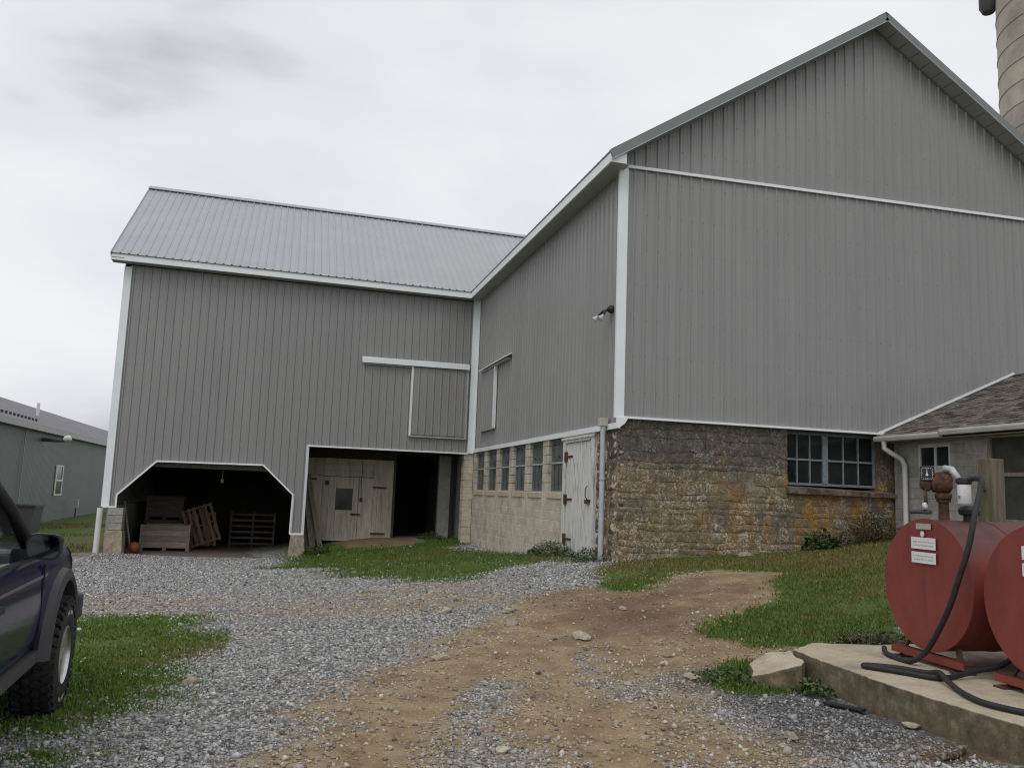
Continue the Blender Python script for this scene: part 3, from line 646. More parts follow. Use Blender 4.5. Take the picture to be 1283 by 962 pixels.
while z < 3.0:
    h = r_.choice((r_.uniform(.08, .12), r_.uniform(.12, .18), r_.uniform(.17, .26))); h = min(h, 3.015-z)
    if 3.015-(z+h) < .07: h = 3.015-z
    x = X0+.04
    if h < .05: break
    while x < 11.5:
        wd = r_.uniform(.14, .75)
        x2 = min(x+wd, 11.52)
        if z+h > wz0-.13 and x < wx1 and x2 > wx0-.01:
            if x < wx0-.12: x2 = wx0
            else: x = wx1; continue
        if 11.52-x2 < .1: x2 = 11.52
        if x2-x > .08 and z+h > float(gz((x+x2)/2, Y0))-.12:
            mb = stone_mesh(x2-x-.012, h-.010, r_.uniform(.003, .016), r_, (x+x2)/2, z+h/2)
            me = mb.mesh('stone', M['stone'], (0, 0, 0), True); me.set_sharp_from_angle(angle=R(50))
            link('stone', me, stone_wall, ((x+x2)/2, Y0+.040, z+h/2)); ns += 1
        x = x2
    z += h
print('stones', ns)
# stone return on the side wall, old whitewash
sw2 = MB(); sw2.box(X0+.052, X0+.5, Y0+.075, 14.93, -.4, 2.84); corner_wall = sw2.build('corner_masonry', M['mortar'], barn); tag(corner_wall, 'stone corner with flaking whitewash beside the door')
z = .2
while z < 2.8:
    h = min(r_.uniform(.12, .24), 2.82-z); y = Y0+.03
    while y < 14.9:
        y2 = min(y+r_.uniform(.25, .6), 14.92)
        if 14.92-y2 < .14: y2 = 14.92
        mb = stone_mesh(y2-y-.016, h-.016, r_.uniform(.012, .04), r_, y+1, z)
        me = mb.mesh('stone', M['cornerstone'], (0, 0, 0), True); me.set_sharp_from_angle(angle=R(50))
        o = link('stone', me, corner_wall, (X0+.045, (y+y2)/2, z+h/2)); o.rotation_euler.z = -math.pi/2; y = y2
    z += h
# gable window: two steel casements of 3 x 2 panes
win = MB(); win.box(wx0, wx1, Y0+.24, Y0+.28, wz0-.0, wz0+.045).box(wx0, wx1, Y0+.24, Y0+.28, 2.95, wz1).box(wx0, wx0+.05, Y0+.24, Y0+.28, wz0+.045, 2.95).box(wx1-.05, wx1, Y0+.24, Y0+.28, wz0+.045, 2.95).box(10.06, 10.18, Y0+.23, Y0+.285, wz0+.045, 2.95)
win = win.build('window', M['casement'], barn); tag(win, 'wide two-part steel window with twelve panes in the stone wall')
for a, b in ((wx0+.05, 10.06), (10.18, wx1-.05)):
    for k in (1, 2): xx = a+(b-a)*k/3; MB().box(xx-.012, xx+.012, Y0+.225, Y0+.275, wz0+.045, 2.95).build('glazing_bar', M['casement'], win)
    MB().box(a, b, Y0+.222, Y0+.27, 2.455, 2.49).build('glazing_bar', M['casement'], win)
    for k in range(3):
        for z0, z1 in ((wz0+.045, 2.455), (2.49, 2.95)):
            xa = a+(b-a)*k/3+.012; xb = a+(b-a)*(k+1)/3-.012
            MB().box(xa, xb, Y0+.255, Y0+.26, z0, z1).build('pane', M['glass'], win)
MB().prism([(9.12, 1.93), (11.47, 1.88), (11.47, 1.80), (9.12, 1.81)], Y0-.09, Y0+.25, lambda u, v, d: (u, d, v+(.04 if (d > Y0 and v > 1.85) else 0))).build('window_sill', M['oldsill'], win, bevel=.012)
MB().box(wx0-.1, wx1+.1, Y0+.5, Y0+3.0, 1.6, 1.65).build('inner_shelf', M['shadedwood'], barn)

# ---- block base on the side wall
BW = [(23.92, 25.04), (22.50, 23.61), (21.13, 22.16), (19.66, 20.76), (18.23, 19.26), (16.82, 17.80)]
bw = MB(); bw.box(X0+.004, X0+.30, 16.76, Y1, -.4, 1.69)
block_wall = bw.build('block_wall', M['mortar'], barn); tag(block_wall, 'pale concrete block wall with a row of six narrow windows')
BM = {}
def block(parent, x, y0, y1, z0, z1, dep=.2, mt='block', axis='y'):
    k = (round(y1-y0, 3), round(z1-z0, 3), dep, mt, axis)
    if k not in BM:
        me = bevbox(dep, y1-y0-.010, z1-z0-.010, .006) if axis == 'y' else bevbox(y1-y0-.010, dep, z1-z0-.010, .006)
        me.materials.append(M[mt]); BM[k] = me
    c = (x+dep/2, (y0+y1)/2, (z0+z1)/2) if axis == 'y' else ((y0+y1)/2, x+dep/2, (z0+z1)/2)
    return link('concrete_block', BM[k], parent, c)
z = -.14; row = 0
while z < 1.65:
    y = 16.77-(.2 if row % 2 else 0)
    while y < Y1-.02:
        a = max(y, 16.77); b = min(y+.405, Y1-.005)
        if b-a > .06 and z+.203 > float(gz(X0, (a+b)/2))-.1: block(block_wall, X0, a, b, z, z+.203)
        y += .405
    z += .203; row += 1
ztop = z
edges = [16.76]+[v for ab in reversed(BW) for v in ab]+[Y1]
for i in range(0, len(edges), 2):
    a, b = edges[i], edges[i+1]
    if b-a < .04: continue
    zz = ztop; k = 0
    while zz < 2.80:
        t = min(zz+.203, 2.835)
        if t-zz > .03:
            if b-a > .45 and k % 2 == 0: block(block_wall, X0, a, (a+b)/2, zz, t); block(block_wall, X0, (a+b)/2, b, zz, t)
            else: block(block_wall, X0, a, b, zz, t)
        zz = t; k += 1
for (a, b) in BW:
    w_ = MB(); xf = X0+.075
    w_.box(xf, xf+.04, a, b, ztop, ztop+.03).box(xf, xf+.04, a, b, 2.79, 2.83).box(xf, xf+.04, a, a+.03, ztop+.03, 2.79).box(xf, xf+.04, b-.03, b, ztop+.03, 2.79)
    w_ = w_.build('window', M['trimgrey'], barn)
    MB().box(xf-.012, xf+.038, a+.03, b-.03, 2.30, 2.335).build('glazing_bar', M['steel'], w_)
    MB().box(xf+.012, xf+.018, a+.03, b-.03, ztop+.03, 2.30).build('pane', M['wireglass'], w_)
    MB().box(xf+.022, xf+.028, a+.03, b-.03, 2.335, 2.79).build('pane', M['wireglass'], w_)
    for yy in (a+.2, (a+b)/2, b-.2):
        MB().box(xf+.006, xf+.0115, yy-.006, yy+.006, ztop+.03, 2.30).build('glazing_strip', M['blackmetal'], w_)
        for zz in (ztop+.16, 2.2, 2.45, 2.72): MB().box(xf+.002, xf+.011, yy-.018, yy+.018, zz-.018, zz+.018).build('clip', M['blackmetal'], w_)
    MB().box(X0-.03, X0+.10, a-.01, b+.01, ztop-.135, ztop-.012).build('window_sill', M['sill'], w_, bevel=.006)
# peeling plank door
dr = MB(); dr.box(X0-.02, X0+.12, 14.94, 15.12, .3, 2.83).box(X0-.02, X0+.12, 16.61, 16.76, .3, 2.83).box(X0-.021, X0+.12, 15.12, 16.61, 2.70, 2.829)
dr = dr.build('plank_door', M['peeling'], barn, bevel=.006); tag(dr, 'narrow white plank door with peeling paint and rusty hinges')
MB().box(X0-.05, X0-.022, 14.9, 16.8, 2.76, 2.80).build('drip_cap', M['peeling'], dr)
for i in range(6):
    a = 15.14+i*1.45/6; MB().box(X0+.01+.004*(i % 2), X0+.05, a+.003, a+1.45/6-.003, .42, 2.69).build('plank', M['peeling'], dr, bevel=.004)
for zz in (2.42, 1.55, .75):
    h_ = MB(); h_.box(X0-.03, X0+.008, 16.52, 16.63, zz-.10, zz+.10); h_.box(X0-.012, X0+.008, 16.2, 16.52, zz-.02, zz+.02); h_.build('hinge', M['rust'], dr)
h_ = MB(); h_.box(X0-.035, X0+.009, 15.06, 15.36, 1.48, 1.56); h_.tube([(X0-.03, 15.22, 1.56), (X0-.07, 15.22, 1.62), (X0-.07, 15.22, 1.76), (X0-.03, 15.22, 1.82)], .010, 6); h_.build('latch', M['rust'], dr)
# rain pipe at the corner
dp = MB(); dp.tube([(X0-.12, 14.24, 2.90), (X0-.12, 14.23, 2.0), (X0-.13, 14.20, 1.2), (X0-.15, 14.16, .38)], .05, 14); dp = dp.build('downspout', M['steel'], barn, True, sharp=60)
MB().box(X0-.20, X0-.05, 14.17, 14.31, 2.89, 3.04).build('leader_box', M['gutter'], dp, bevel=.01)
for zz in (1.95, 1.05): MB().lathe([(.057, -.02), (.057, .02)], 14, (X0-.125, 14.215, zz)).build('pipe_band', M['steel'], dp)
# inside of the barn behind the windows, its darkness painted as near-black walls
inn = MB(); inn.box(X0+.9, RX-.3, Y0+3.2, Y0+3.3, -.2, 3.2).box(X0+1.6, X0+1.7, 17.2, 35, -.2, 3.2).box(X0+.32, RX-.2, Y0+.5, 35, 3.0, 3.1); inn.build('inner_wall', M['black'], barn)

# ---- wing
wing = thing('barn_wing', 'grey steel clad barn wing with cut-corner drive bay and open plank door bay', 'barn', (0.6, Y1, -.4))
WXL = -4.64
AX = [(WXL, .87), (-4.31, .87), (-4.31, 1.18), (-3.36, 2.16), (-.5, 2.18), (.4, 1.35), (.4, .25), (.72, .25), (.72, 2.80), (X0, 2.80)]
def abot(u):
    x = WXL+u
    for (xa, za), (xb, zb) in zip(AX, AX[1:]):
        if xa <= x <= xb and xb > xa: return za+(zb-za)*(x-xa)/(xb-xa)
    return 2.80
sheets('siding_panel', wing, M['siding_wing'], (WXL, Y1, 0), (1, 0, 0), Z1, (0, -1, 0), .1, X0-WXL-.05, abot, lambda u: 7.66+TILT*u, tuple(x-WXL for x, _ in AX))
# left gable wall of the wing
sheets('siding_panel', wing, M['siding'], (WXL, Y1, 0), (0, 1, 0), Z1, (-1, 0, 0), 0, 9.1, lambda u: .87, lambda u: wingz(Y1+u, WXL)-.14, (WRY-Y1,))
MB().box(WXL, X0, 34.4, 34.45, -.5, 7.7).build('rear_wall', M['siding'], wing)
# opening trims
def trim(a, b, w_=.045): MB().beam((a[0], Y1-.03, a[1]), (b[0], Y1-.03, b[1]), .06, w_, (0, -.01, 1) if abs(b[0]-a[0]) > .01 else (1, 0, 0)).build('opening_trim', M['white'], wing)
trim((-4.30, .87), (-4.30, 1.18)); trim((-4.31, 1.18), (-3.36, 2.15)); trim((-3.37, 2.155), (-.49, 2.175)); trim((-.5, 2.18), (.4, 1.35)); trim((.4, 1.36), (.385, .25))
trim((.73, .25), (.72, 2.80)); trim((.70, 2.795), (5.5, 2.795)); trim((-4.62, .86), (-4.28, .86)); trim((.36, .24), (.76, .24), .05)
MB().box(WXL-.03, WXL+.17, Y1-.05, Y1+.02, .86, 7.60).build('corner_trim', M['white'], wing)
MB().box(WXL-.035, WXL-.005, Y1+.02, Y1+.12, .86, 7.60).build('corner_trim', M['white'], wing)
# wing roof
WL_ = math.hypot(WRY-WEY, WRZ-WEZ); WV = Vector((0, WRY-WEY, WRZ-WEZ))/WL_; WN = Vector((0, -WV.z, WV.y)); WU = Vector((1, 0, TILT))
def wbot(u):
    x = WX0+u; zz = roofz(x)-.0
    return max(0, (zz-(WEZ+TILT*u))/(WRZ-WEZ)*WL_) if x > EX else 0
sheets('roof_panel', wing, M['roofing'], (WX0, WEY, WEZ), WU, WV, WN, 0, 15.9, wbot, lambda u: WL_, (EX-WX0,))
sheets('roof_panel', wing, M['roofing'], (WX0, 2*WRY-WEY, WEZ), WU, Vector((0, -WV.y, WV.z)), Vector((0, WV.z, WV.y)), 0, 15.9, lambda u: 0, lambda u: WL_, wd=15.9)
mb = MB()
for s in (-1, 1): mb.beam((WX0-.02, WRY+s*.09, WRZ+.005), (10.8, WRY+s*.09, WRZ+.005+TILT*15.8), .24, .02, (0, s*WSL, 1))
mb.build('ridge_cap', M['roofing'], wing)
mb = MB(); mb.add([(WX0, WEY+.01, 7.68), (EX, WEY+.01, 7.68+TILT*(EX-WX0)), (EX, WEY+.01, 7.855+TILT*(EX-WX0)), (WX0, WEY+.01, 7.855),
                   (WX0, WEY+.05, 7.68), (EX, WEY+.05, 7.68+TILT*(EX-WX0)), (EX, WEY+.05, 7.855+TILT*(EX-WX0)), (WX0, WEY+.05, 7.855)],
                  [(0, 1, 2, 3), (7, 6, 5, 4), (0, 4, 5, 1), (3, 2, 6, 7), (0, 3, 7, 4), (1, 5, 6, 2)]); mb.build('fascia', M['white'], wing)
mb = MB(); mb.beam((WX0, WEY-.005, 7.868), (EX-.02, WEY-.005, 7.868+TILT*(EX-WX0)), .03, .014); mb.build('drip_edge', M['trimgrey'], wing)
MB().add([(WX0, WEY+.05, 7.69), (EX, WEY+.05, 7.69+TILT*10.3), (EX, Y1-.002, 7.69+TILT*10.3), (WX0, Y1-.002, 7.69)], [(0, 1, 2, 3)]).build('soffit', M['soffit'], wing)
mb = MB()
for s in (-1, 1): mb.beam((WX0, WRY, WRZ-.06), (WX0, WRY+s*(WRY-WEY), WEZ-.06), .03, .15)
mb.build('rake_trim', M['trimgrey'], wing)
for s in (-1, 1): MB().beam((WX0+.18, WRY, WRZ-.13), (WX0+.18, WRY+s*(WRY-WEY), WEZ-.13), .32, .012).build('rake_soffit', M['soffit'], wing)
# sliding door of the wing
sdr = MB().box(3.66, 5.40, Y1-.075, Y1-.03, 3.28, 5.36).build('sliding_door', M['siding'], wing)
sheet('door_sheet', sdr, M['siding'], (0, Y1-.081, 0), (1, 0, 0), Z1, (0, -1, 0), 3.70, 5.37, lambda u: 3.3, lambda u: 5.35)
MB().box(3.64, 3.70, Y1-.105, Y1-.03, 3.26, 5.37).build('door_edge', M['white'], sdr); MB().box(5.37, 5.42, Y1-.105, Y1-.03, 3.26, 5.37).build('door_edge', M['steel'], sdr); MB().box(3.64, 5.42, Y1-.106, Y1-.03, 3.22, 3.26).build('door_edge', M['steel'], sdr)
MB().prism([(0, .02), (-.14, -.03), (-.15, -.18), (-.13, -.18), (0, -.02)], 2.13, 5.42, lambda u, v, d: (d, Y1-.02+u, 5.55+v)).build('track_cover', M['white'], wing)
MB().box(2.2, 3.7, Y1-.10, Y1-.03, 5.33, 5.36).build('door_track', M['steel'], wing)
# piers
pr = MB(); pr.prism([(-4.52, -.6), (-4.02, -.6), (-4.07, .22), (-4.48, .22)], Y1-.08, Y1+.42, lambda u, v, d: (u, d, v)); pier = pr.build('pier', M['concrete'], wing, bevel=.012)
for k in range(3): block(pier, Y1-.06, -4.49, -4.09, .225+k*.203, .225+(k+1)*.203, .38, 'oldblock', 'x')
pr = MB(); pr.prism([(.33, -.7), (.86, -.7), (.78, .22), (.41, .22)], Y1-.12, Y1+.38, lambda u, v, d: (u, d, v)); pr.build('pier', M['concrete'], wing, bevel=.015)
pil = MB().box(5.45, X0-.004, Y1+.012, Y1+.40, -.2, 2.80).build('pillar', M['mortar'], wing)
for k in range(14):
    z0 = -.05+k*.203; z1 = min(z0+.203, 2.80)
    if z1-z0 > .04: block(pil, Y1, 5.41, X0-.006, z0, z1, .395, 'block', 'x')
# shell and floors inside
MB().box(WXL+.02, X0, Y1+.10, 34.4, 2.98, 3.1).build('loft_floor', M['shadedwood'], wing)
for k in range(6): MB().box(WXL+.05, X0-.02, Y1+.6+k*1.4, Y1+.75+k*1.4, 2.78, 2.975).build('joist', M['shadedwood'], wing)
MB().box(WXL+.03, .7, Y1+.03, Y1+.10, 2.0, 3.0).build('header', M['shadedwood'], wing); MB().box(.75, 5.42, Y1+.03, Y1+.20, 2.78, 3.0).build('header', M['shadedwood'], wing)
MB().box(WXL+.04, WXL+.24, Y1+.44, 34.3, -.7, .9).build('foundation', M['oldblock'], wing)
for k in range(30): MB().box(.52+.01*(k % 2), .60, Y1+.5+k*.29, Y1+.5+k*.29+.285, -.6, 2.97).build('partition_board', M['shadedwood'], wing)
MB().box(WXL+.1, .5, 33.9, 34.0, -.6, 2.97).build('back_wall', M['shadedwood'], wing)
MB().box(WXL+.24, .45, Y1-.02, 33.9, -.75, -.43).build('floor_slab', M['conc_floor'], wing)
MB().box(-3.7, .15, Y1-.30, Y1-.03, -.75, -.455).build('door_sill', M['concrete'], wing, bevel=.01)
MB().box(.62, 3.5, 27.16, 27.24, 2.5, 2.97).build('header_board', M['shadedwood'], wing)
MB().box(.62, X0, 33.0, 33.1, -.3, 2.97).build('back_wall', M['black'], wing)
MB().box(5.66, X0-.006, Y1+.42, 33, -.3, 2.97).build('side_wall', M['oldblock'], wing)
MB().box(3.50, 3.58, 27.1, 33.0, -.3, 2.97).build('partition', M['shadedwood'], wing)
pil2 = MB().box(5.02, 5.40, 27.3, 27.55, -.2, 2.78).build('inner_pillar', M['oldblock'], wing, bevel=.01)
# plank doors at the back of the open bay
pd = MB().box(.66, 3.50, 27.12, 27.16, -.05, 2.56).build('plank_doors', M['shadedwood'], wing); tag(pd, 'limewashed plank barn doors with a small wicket window and iron strap hinges')
r2 = random.Random(5)
def plank(x0, x1, z0, z1, y=27.09, dy=.03): MB().box(x0+.003, x1-.003, y-r2.uniform(0, .008), y+dy, z0, z1).build('plank', M['limewash'], pd)
for a, b in ((.68, 1.02), (1.02, 1.30)): plank(a, b, -.02, 1.98); plank(a, b, 2.0, 2.52)
for i in range(4): plank(1.30+i*.395, 1.30+(i+1)*.395, 2.34, 2.53)
for i in range(2): plank(1.30, 2.88, 1.97+i*.185, 1.97+(i+1)*.185-.004)
for a, b in ((1.30, 1.5), (1.5, 1.72), (2.24, 2.42)): plank(a, b, .0, 1.95, 27.08)
plank(1.72, 2.24, .0, .92, 27.08); plank(1.72, 2.24, 1.60, 1.95, 27.08)
for a, b in ((2.43, 2.88),): plank(a, b, .02, 1.95)
for a, b in ((2.88, 3.02), (3.02, 3.16), (3.16, 3.5)): plank(a, b, .03, 2.53)
MB().box(1.72, 2.24, 27.10, 27.105, .92, 1.60).build('window_pane', M['glass'], pd)
for (a, b, z_) in ((2.85, 3.3, 1.66), (2.85, 3.3, .22), (.66, 1.1, 1.86), (2.2, 2.5, .80)): MB().box(a, b, 27.035, 27.058, z_-.025, z_+.025).build('strap_hinge', M['rust'], pd)
MB().box(1.36, 1.48, 27.0, 27.05, 1.70, 1.82).build('latch_block', M['rust'], pd)
mb = MB(); mb.tube([(2.50, 27.05, 2.5), (2.49, 27.05, 1.7), (2.5, 27.04, 1.3)], .008, 6); mb.box(2.46, 2.55, 27.02, 27.06, 1.2, 1.32); mb.build('pull_cord', M['blackmetal'], pd)
MB().box(1.4, 2.2, 26.96, 27.05, -.02, .015).build('threshold', M['steel'], pd)

# ---- concrete stave silo
SX, SY, SR = 25.5, 20.9, 2.6
silo = thing('silo', 'tall weathered concrete stave silo with steel hoops behind the gable', 'silo', (SX, SY, 1.0))
MB().lathe([(SR, 0), (SR, 23.0)], 72, (SX, SY, 0)).build('shaft', M['silo'], silo, True, sharp=40)
MB().lathe([(SR+.1, 0), (SR*.9, .8), (SR*.6, 1.6), (SR*.2, 2.0), (.02, 2.05)], 48, (SX, SY, 23.0)).build('dome', M['steel'], silo, True, sharp=50)
for k in range(28): MB().lathe([(SR+.022, -.011), (SR+.022, .011)], 72, (SX, SY, 1.5+k*.76)).build('hoop', M['oldblock'], silo, True, sharp=40)
dv = Vector((-math.cos(R(45)), math.sin(R(45)), 0)); c0 = Vector((SX, SY, 0))+dv*(SR+.22)
MB().tube([c0+Z1*23.2, c0+Z1*20.9, c0+Z1*19.7, c0+Z1*19.5], [.30, .30, .30, .2], 20).build('fill_pipe', M['b_clad'], silo, True, sharp=50)

# ---- milk house with shingle roof
MX, GZ0 = 11.47, 1.0
mh = thing('milk_house', 'low concrete block lean-to building with mossy wood shingle roof', 'building', (MX, 11, GZ0))
wy0, wy1, wz_0, wz_1 = 12.36, 13.13, 2.36, 2.78
dy0, dy1 = 10.35, 11.57
m_ = MB(); m_.box(MX+.012, MX+.2, dy1, wy0, .5, 2.97).box(MX+.012, MX+.2, wy1, Y0-.03, .5, 2.97).box(MX+.012, MX+.2, wy0, wy1, .5, wz_0).box(MX+.012, MX+.2, wy0, wy1, wz_1, 2.97).box(MX+.012, MX+.2, 7.8, dy0, .5, 2.97).box(MX+.012, MX+.2, dy0, dy1, 2.85, 2.97)
mw = m_.build('block_wall', M['mortar'], mh)
z = .78; row = 0
while z < 2.95:
    y = 7.8-(.2 if row % 2 else 0); z1 = min(z+.203, 2.965)
    while y < Y0-.05:
        a = max(y, 7.8); b = min(y+.405, Y0-.035); y += .405
        segs = [(a, b)]
        for (h0, h1, hz0, hz1) in ((wy0, wy1, wz_0-.02, wz_1+.02), (dy0, dy1, -1, 2.85)):
            if z1 > hz0+.03 and z < hz1-.03: segs = [q for (p0, p1) in segs for q in ((p0, min(p1, h0)), (max(p0, h1), p1))]
        for p0, p1 in segs:
            if p1-p0 > .05 and p1 > 9.0: block(mw, MX, p0, p1, z, z1, .18, 'oldblock')
    z += .203; row += 1
MB().prism([(MX+.05, .5), (17.4, .5), (17.4, 2.9), (14.44, 4.2), (MX+.05, 2.95)], 7.8, 7.98, lambda u, v, d: (u, d, v)).build('gable_wall', M['oldblock'], mh)
wn = MB().box(MX-.01, MX+.05, wy0, wy1, wz_0, wz_0+.045).box(MX-.01, MX+.05, wy0, wy1, wz_1-.035, wz_1).box(MX-.01, MX+.05, wy1-.045, wy1, wz_0+.045, wz_1-.035).box(MX-.01, MX+.05, wy0, wy0+.035, wz_0+.045, wz_1-.035).box(MX-.012, MX+.045, 12.70, 12.735, wz_0+.045, wz_1-.035).build('window', M['tinwhite'], mh)
for a, b in ((12.735, wy1-.045), (wy0+.035, 12.70)): MB().box(MX+.02, MX+.026, a, b, wz_0+.045, wz_1-.035).build('pane', M['glass'], wn)
sd_ = MB().box(MX+.06, MX+.07, dy0, dy1, .8, 2.85).build('screen_door', M['screen'], mh)
MB().box(MX+.02, MX+.08, dy1-.07, dy1, .8, 2.85).build('door_frame', M['greywood'], sd_); MB().box(MX+.025, MX+.06, dy0, dy1-.07, 2.2, 2.26).build('door_rail', M['greywood'], sd_); MB().box(MX+.025, MX+.06, dy0, dy1-.07, 1.4, 1.5).build('door_rail', M['greywood'], sd_)
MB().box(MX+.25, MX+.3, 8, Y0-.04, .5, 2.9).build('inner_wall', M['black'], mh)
RE, REZ, RRX, RRZ, RY0, RY1 = 11.10, 2.97, 14.44, 4.40, 7.6, Y0-.035
rl = math.hypot(RRX-RE, RRZ-REZ); rv = Vector((RRX-RE, 0, RRZ-REZ))/rl; rn = Vector((-rv.z, 0, rv.x))
rf = MB(); rf.prism([(RE, REZ-.03), (RRX, RRZ-.03), (2*RRX-RE, REZ-.03), (2*RRX-RE-.1, REZ-.12), (RRX, RRZ-.12), (RE+.1, REZ-.12)], RY0, RY1, lambda u, v, d: (u, d, v)); rf = rf.build('roof', M['shadedwood'], mh)
ex_ = .14; rows = int(rl/ex_); far = MB(); cnt = 0; r3 = random.Random(11); m3 = Matrix((rv, Vector((0, 1, 0)), rn)).transposed()
SHM = []
for k in range(8):
    me = bevbox(.22, .22+.0*k, .016, .003)
    for v in me.vertices: v.co.x += r3.uniform(-.012, .012); v.co.z += r3.uniform(-.004, .006)
    me.materials.append(M['shingle']); SHM.append(me)
for k in range(rows+1):
    y = RY1-.11-r3.uniform(0, .12); base = Vector((RE, 0, REZ))+rv*(k*ex_+.08)+rn*(.012)
    while y > RY0+.1:
        p = base+Vector((0, y, 0)); tilt = Matrix.Rotation(R(5)+r3.uniform(-.03, .03), 3, 'Y')
        if y > p.x*.90 and cnt < 300:
            o = link('shingle', SHM[r3.randrange(8)], rf, p); o.rotation_euler = (m3 @ tilt).to_euler(); o.scale.y = r3.uniform(.9, 1.05); cnt += 1
        else: far.obox(p, (.2, .215, .016), m3 @ tilt)
        y -= .235
for k in range(rows+1):
    base = Vector((2*RRX-RE, 0, REZ))+Vector((-rv.x, 0, rv.z))*(k*ex_+.08)+Vector((-rn.x, 0, rn.z))*.012
    far.obox(base+Vector((0, (RY0+RY1)/2, 0)), (.2, RY1-RY0, .016), Matrix((Vector((-rv.x, 0, rv.z)), Vector((0, -1, 0)), Vector((-rn.x, 0, rn.z)))).transposed() @ Matrix.Rotation(R(5), 3, 'Y'))
o = far.build('shingle_field', M['shingle'], rf); o['kind'] = 'stuff'; print('shingles', cnt)
MB().beam((RE-.02, Y0-.04, REZ+.05), (RRX, Y0-.04, RRZ+.06), .03, .045).build('flashing', M['white'], mh)
def gut(y0, y1, dz):
    prof = [(0, 0), (-.10, 0), (-.115, -.04), (-.10, -.10), (0, -.10)]
    MB().prism(prof, y0, y1, lambda u, v, d: (RE-.0+u, d, REZ-.0+v+dz)).build('gutter', M['gutter'], mh, bevel=.006)
gut(12.13, Y0-.045, 0); gut(7.6, 12.10, .035)
MB().box(RE-.01, MX+.01, 7.8, Y0-.04, 2.86, 2.875).build('eave_board', M['greywood'], mh)
dn = MB().tube([(RE-.05, 13.55, 2.88), (RE-.05, 13.55, 2.74), (RE+.05, 13.50, 2.66), (MX-.14, 13.42, 2.54), (MX-.09, 13.40, 2.42), (MX-.09, 13.40, 1.22), (MX-.12, 13.40, 1.13), (MX-.30, 13.38, 1.07)], .048, 12).build('downspout', M['tinwhite'], mh, True, sharp=50)

# ------------------------------------------------------------------ long shed beyond the lawn
shed = thing('long_shed', 'long low grey-green steel shed beyond the sloping lawn', 'shed', (-12, 50, -.8))
sheets('siding_panel', shed, M['shed'], (-12, 0, 0), (0, 1, 0), Z1, (.35, 0, 0), 36, 96, lambda u: -1.2, lambda u: 4.05, wd=PERIOD*8)
MB().prism([(-22, -1.2), (-12.02, -1.2), (-12.02, 4.1), (-17, 6.1), (-22, 4.1)], 36, 36.1, lambda u, v, d: (u, d, v)).build('end_wall', M['shed'], shed)
sl_ = Vector((-5.35, 0, 2.25)); sl_n = sl_.normalized()
sheets('roof_panel', shed, M['shedroof'], (-11.65, 35.6, 4.12), (0, 1, 0), sl_n, Vector((-sl_n.z*-1, 0, -sl_n.x)), 0, 60.5, lambda u: 0, lambda u: sl_.length, wd=PERIOD*8)
MB().prism([(-17, 6.36), (-22.4, 4.1), (-22.4, 4.05), (-17, 6.31)], 35.6, 96, lambda u, v, d: (u, d, v)).build('rear_roof', M['shedroof'], shed)
MB().box(-11.66, -11.60, 35.6, 96, 3.86, 4.11).build('fascia', M['soffit'], shed); MB().box(-12, -11.66, 35.6, 96, 3.88, 3.9).build('soffit', M['soffit'], shed)
wn = MB().box(-11.97, -11.92, 51.5, 53.1, 2.2, 2.28).box(-11.97, -11.92, 51.5, 53.1, .60, .68).box(-11.97, -11.92, 51.5, 51.66, .68, 2.2).box(-11.97, -11.92, 52.94, 53.1, .68, 2.2).box(-11.975, -11.915, 51.66, 52.94, 1.40, 1.48).build('window', M['tinwhite'], shed)
for a, b in ((.68, 1.40), (1.48, 2.2)): MB().box(-11.965, -11.955, 51.66, 52.94, a, b).build('pane', M['glass'], wn)
MB().tube([(-11.9, 44.9, 4.0), (-11.9, 44.9, -.7)], .03, 8).build('conduit', M['soffit'], shed)
for k in range(12): MB().obox(Vector((-11.65, 41.2+k*.62, 4.12))+sl_n*(.75)+Vector((.03, 0, .07)), (.10, .10, .12)).build('snow_guard', M['blackmetal'], shed)
MB().tube([(-14.2, 55.5, 5.1), (-14.2, 55.5, 5.95)], .09, 10).build('vent_pipe', M['pvc'], shed)
yl = thing('yard_light', 'dark bracket yard light with white head on the long shed', 'lamp', (-11.9, 48.1, 3.5))
MB().tube([(-11.97, 48.1, 3.50), (-11.3, 48.1, 3.5), (-10.9, 48.1, 3.52)], .10, 10).build('arm', M['b_clad'], yl)
MB().lathe([(.09, 0), (.17, .1), (.17, .28), (.1, .36)], 14, (-10.95, 48.1, 3.53), (.8, 0, .35)).build('lamp_head', M['pvc'], yl, True, sharp=40)
um = thing('utility_post', 'thin grey utility post with meter box on the lawn by the shed', 'post', (-11.5, 55, -.8))
MB().box(-11.53, -11.47, 54.97, 55.03, -1, .2).build('post', M['b_clad'], um); MB().box(-11.60, -11.36, 54.85, 54.97, -.15, .4).build('meter_box', M['steel'], um); MB().box(-11.55, -11.45, 54.94, 54.969, -1, -.45).build('marker_band', M['orangeball'], um)
db = thing('dumpster', 'dark grey steel refuse container standing by the long shed', 'container', (-10.6, 39, -.7))
zb = float(gz(-10.6, 39))
MB().prism([(-12.9, zb-.02), (-9.62, zb-.02), (-9.5, zb+1.15), (-12.9, zb+1.15)], 38.2, 39.6, lambda u, v, d: (u, d, v)).build('body', M['b_clad'], db)
MB().box(-12.95, -9.45, 38.15, 39.65, zb+1.15, zb+1.24).build('lid', M['blackmetal'], db); MB().box(-10.2, -10.14, 38.13, 38.2, zb+.1, zb+1.1).build('rib', M['steel'], db); MB().box(-12.0, -11.94, 38.13, 38.2, zb+.1, zb+1.1).build('rib', M['steel'], db)

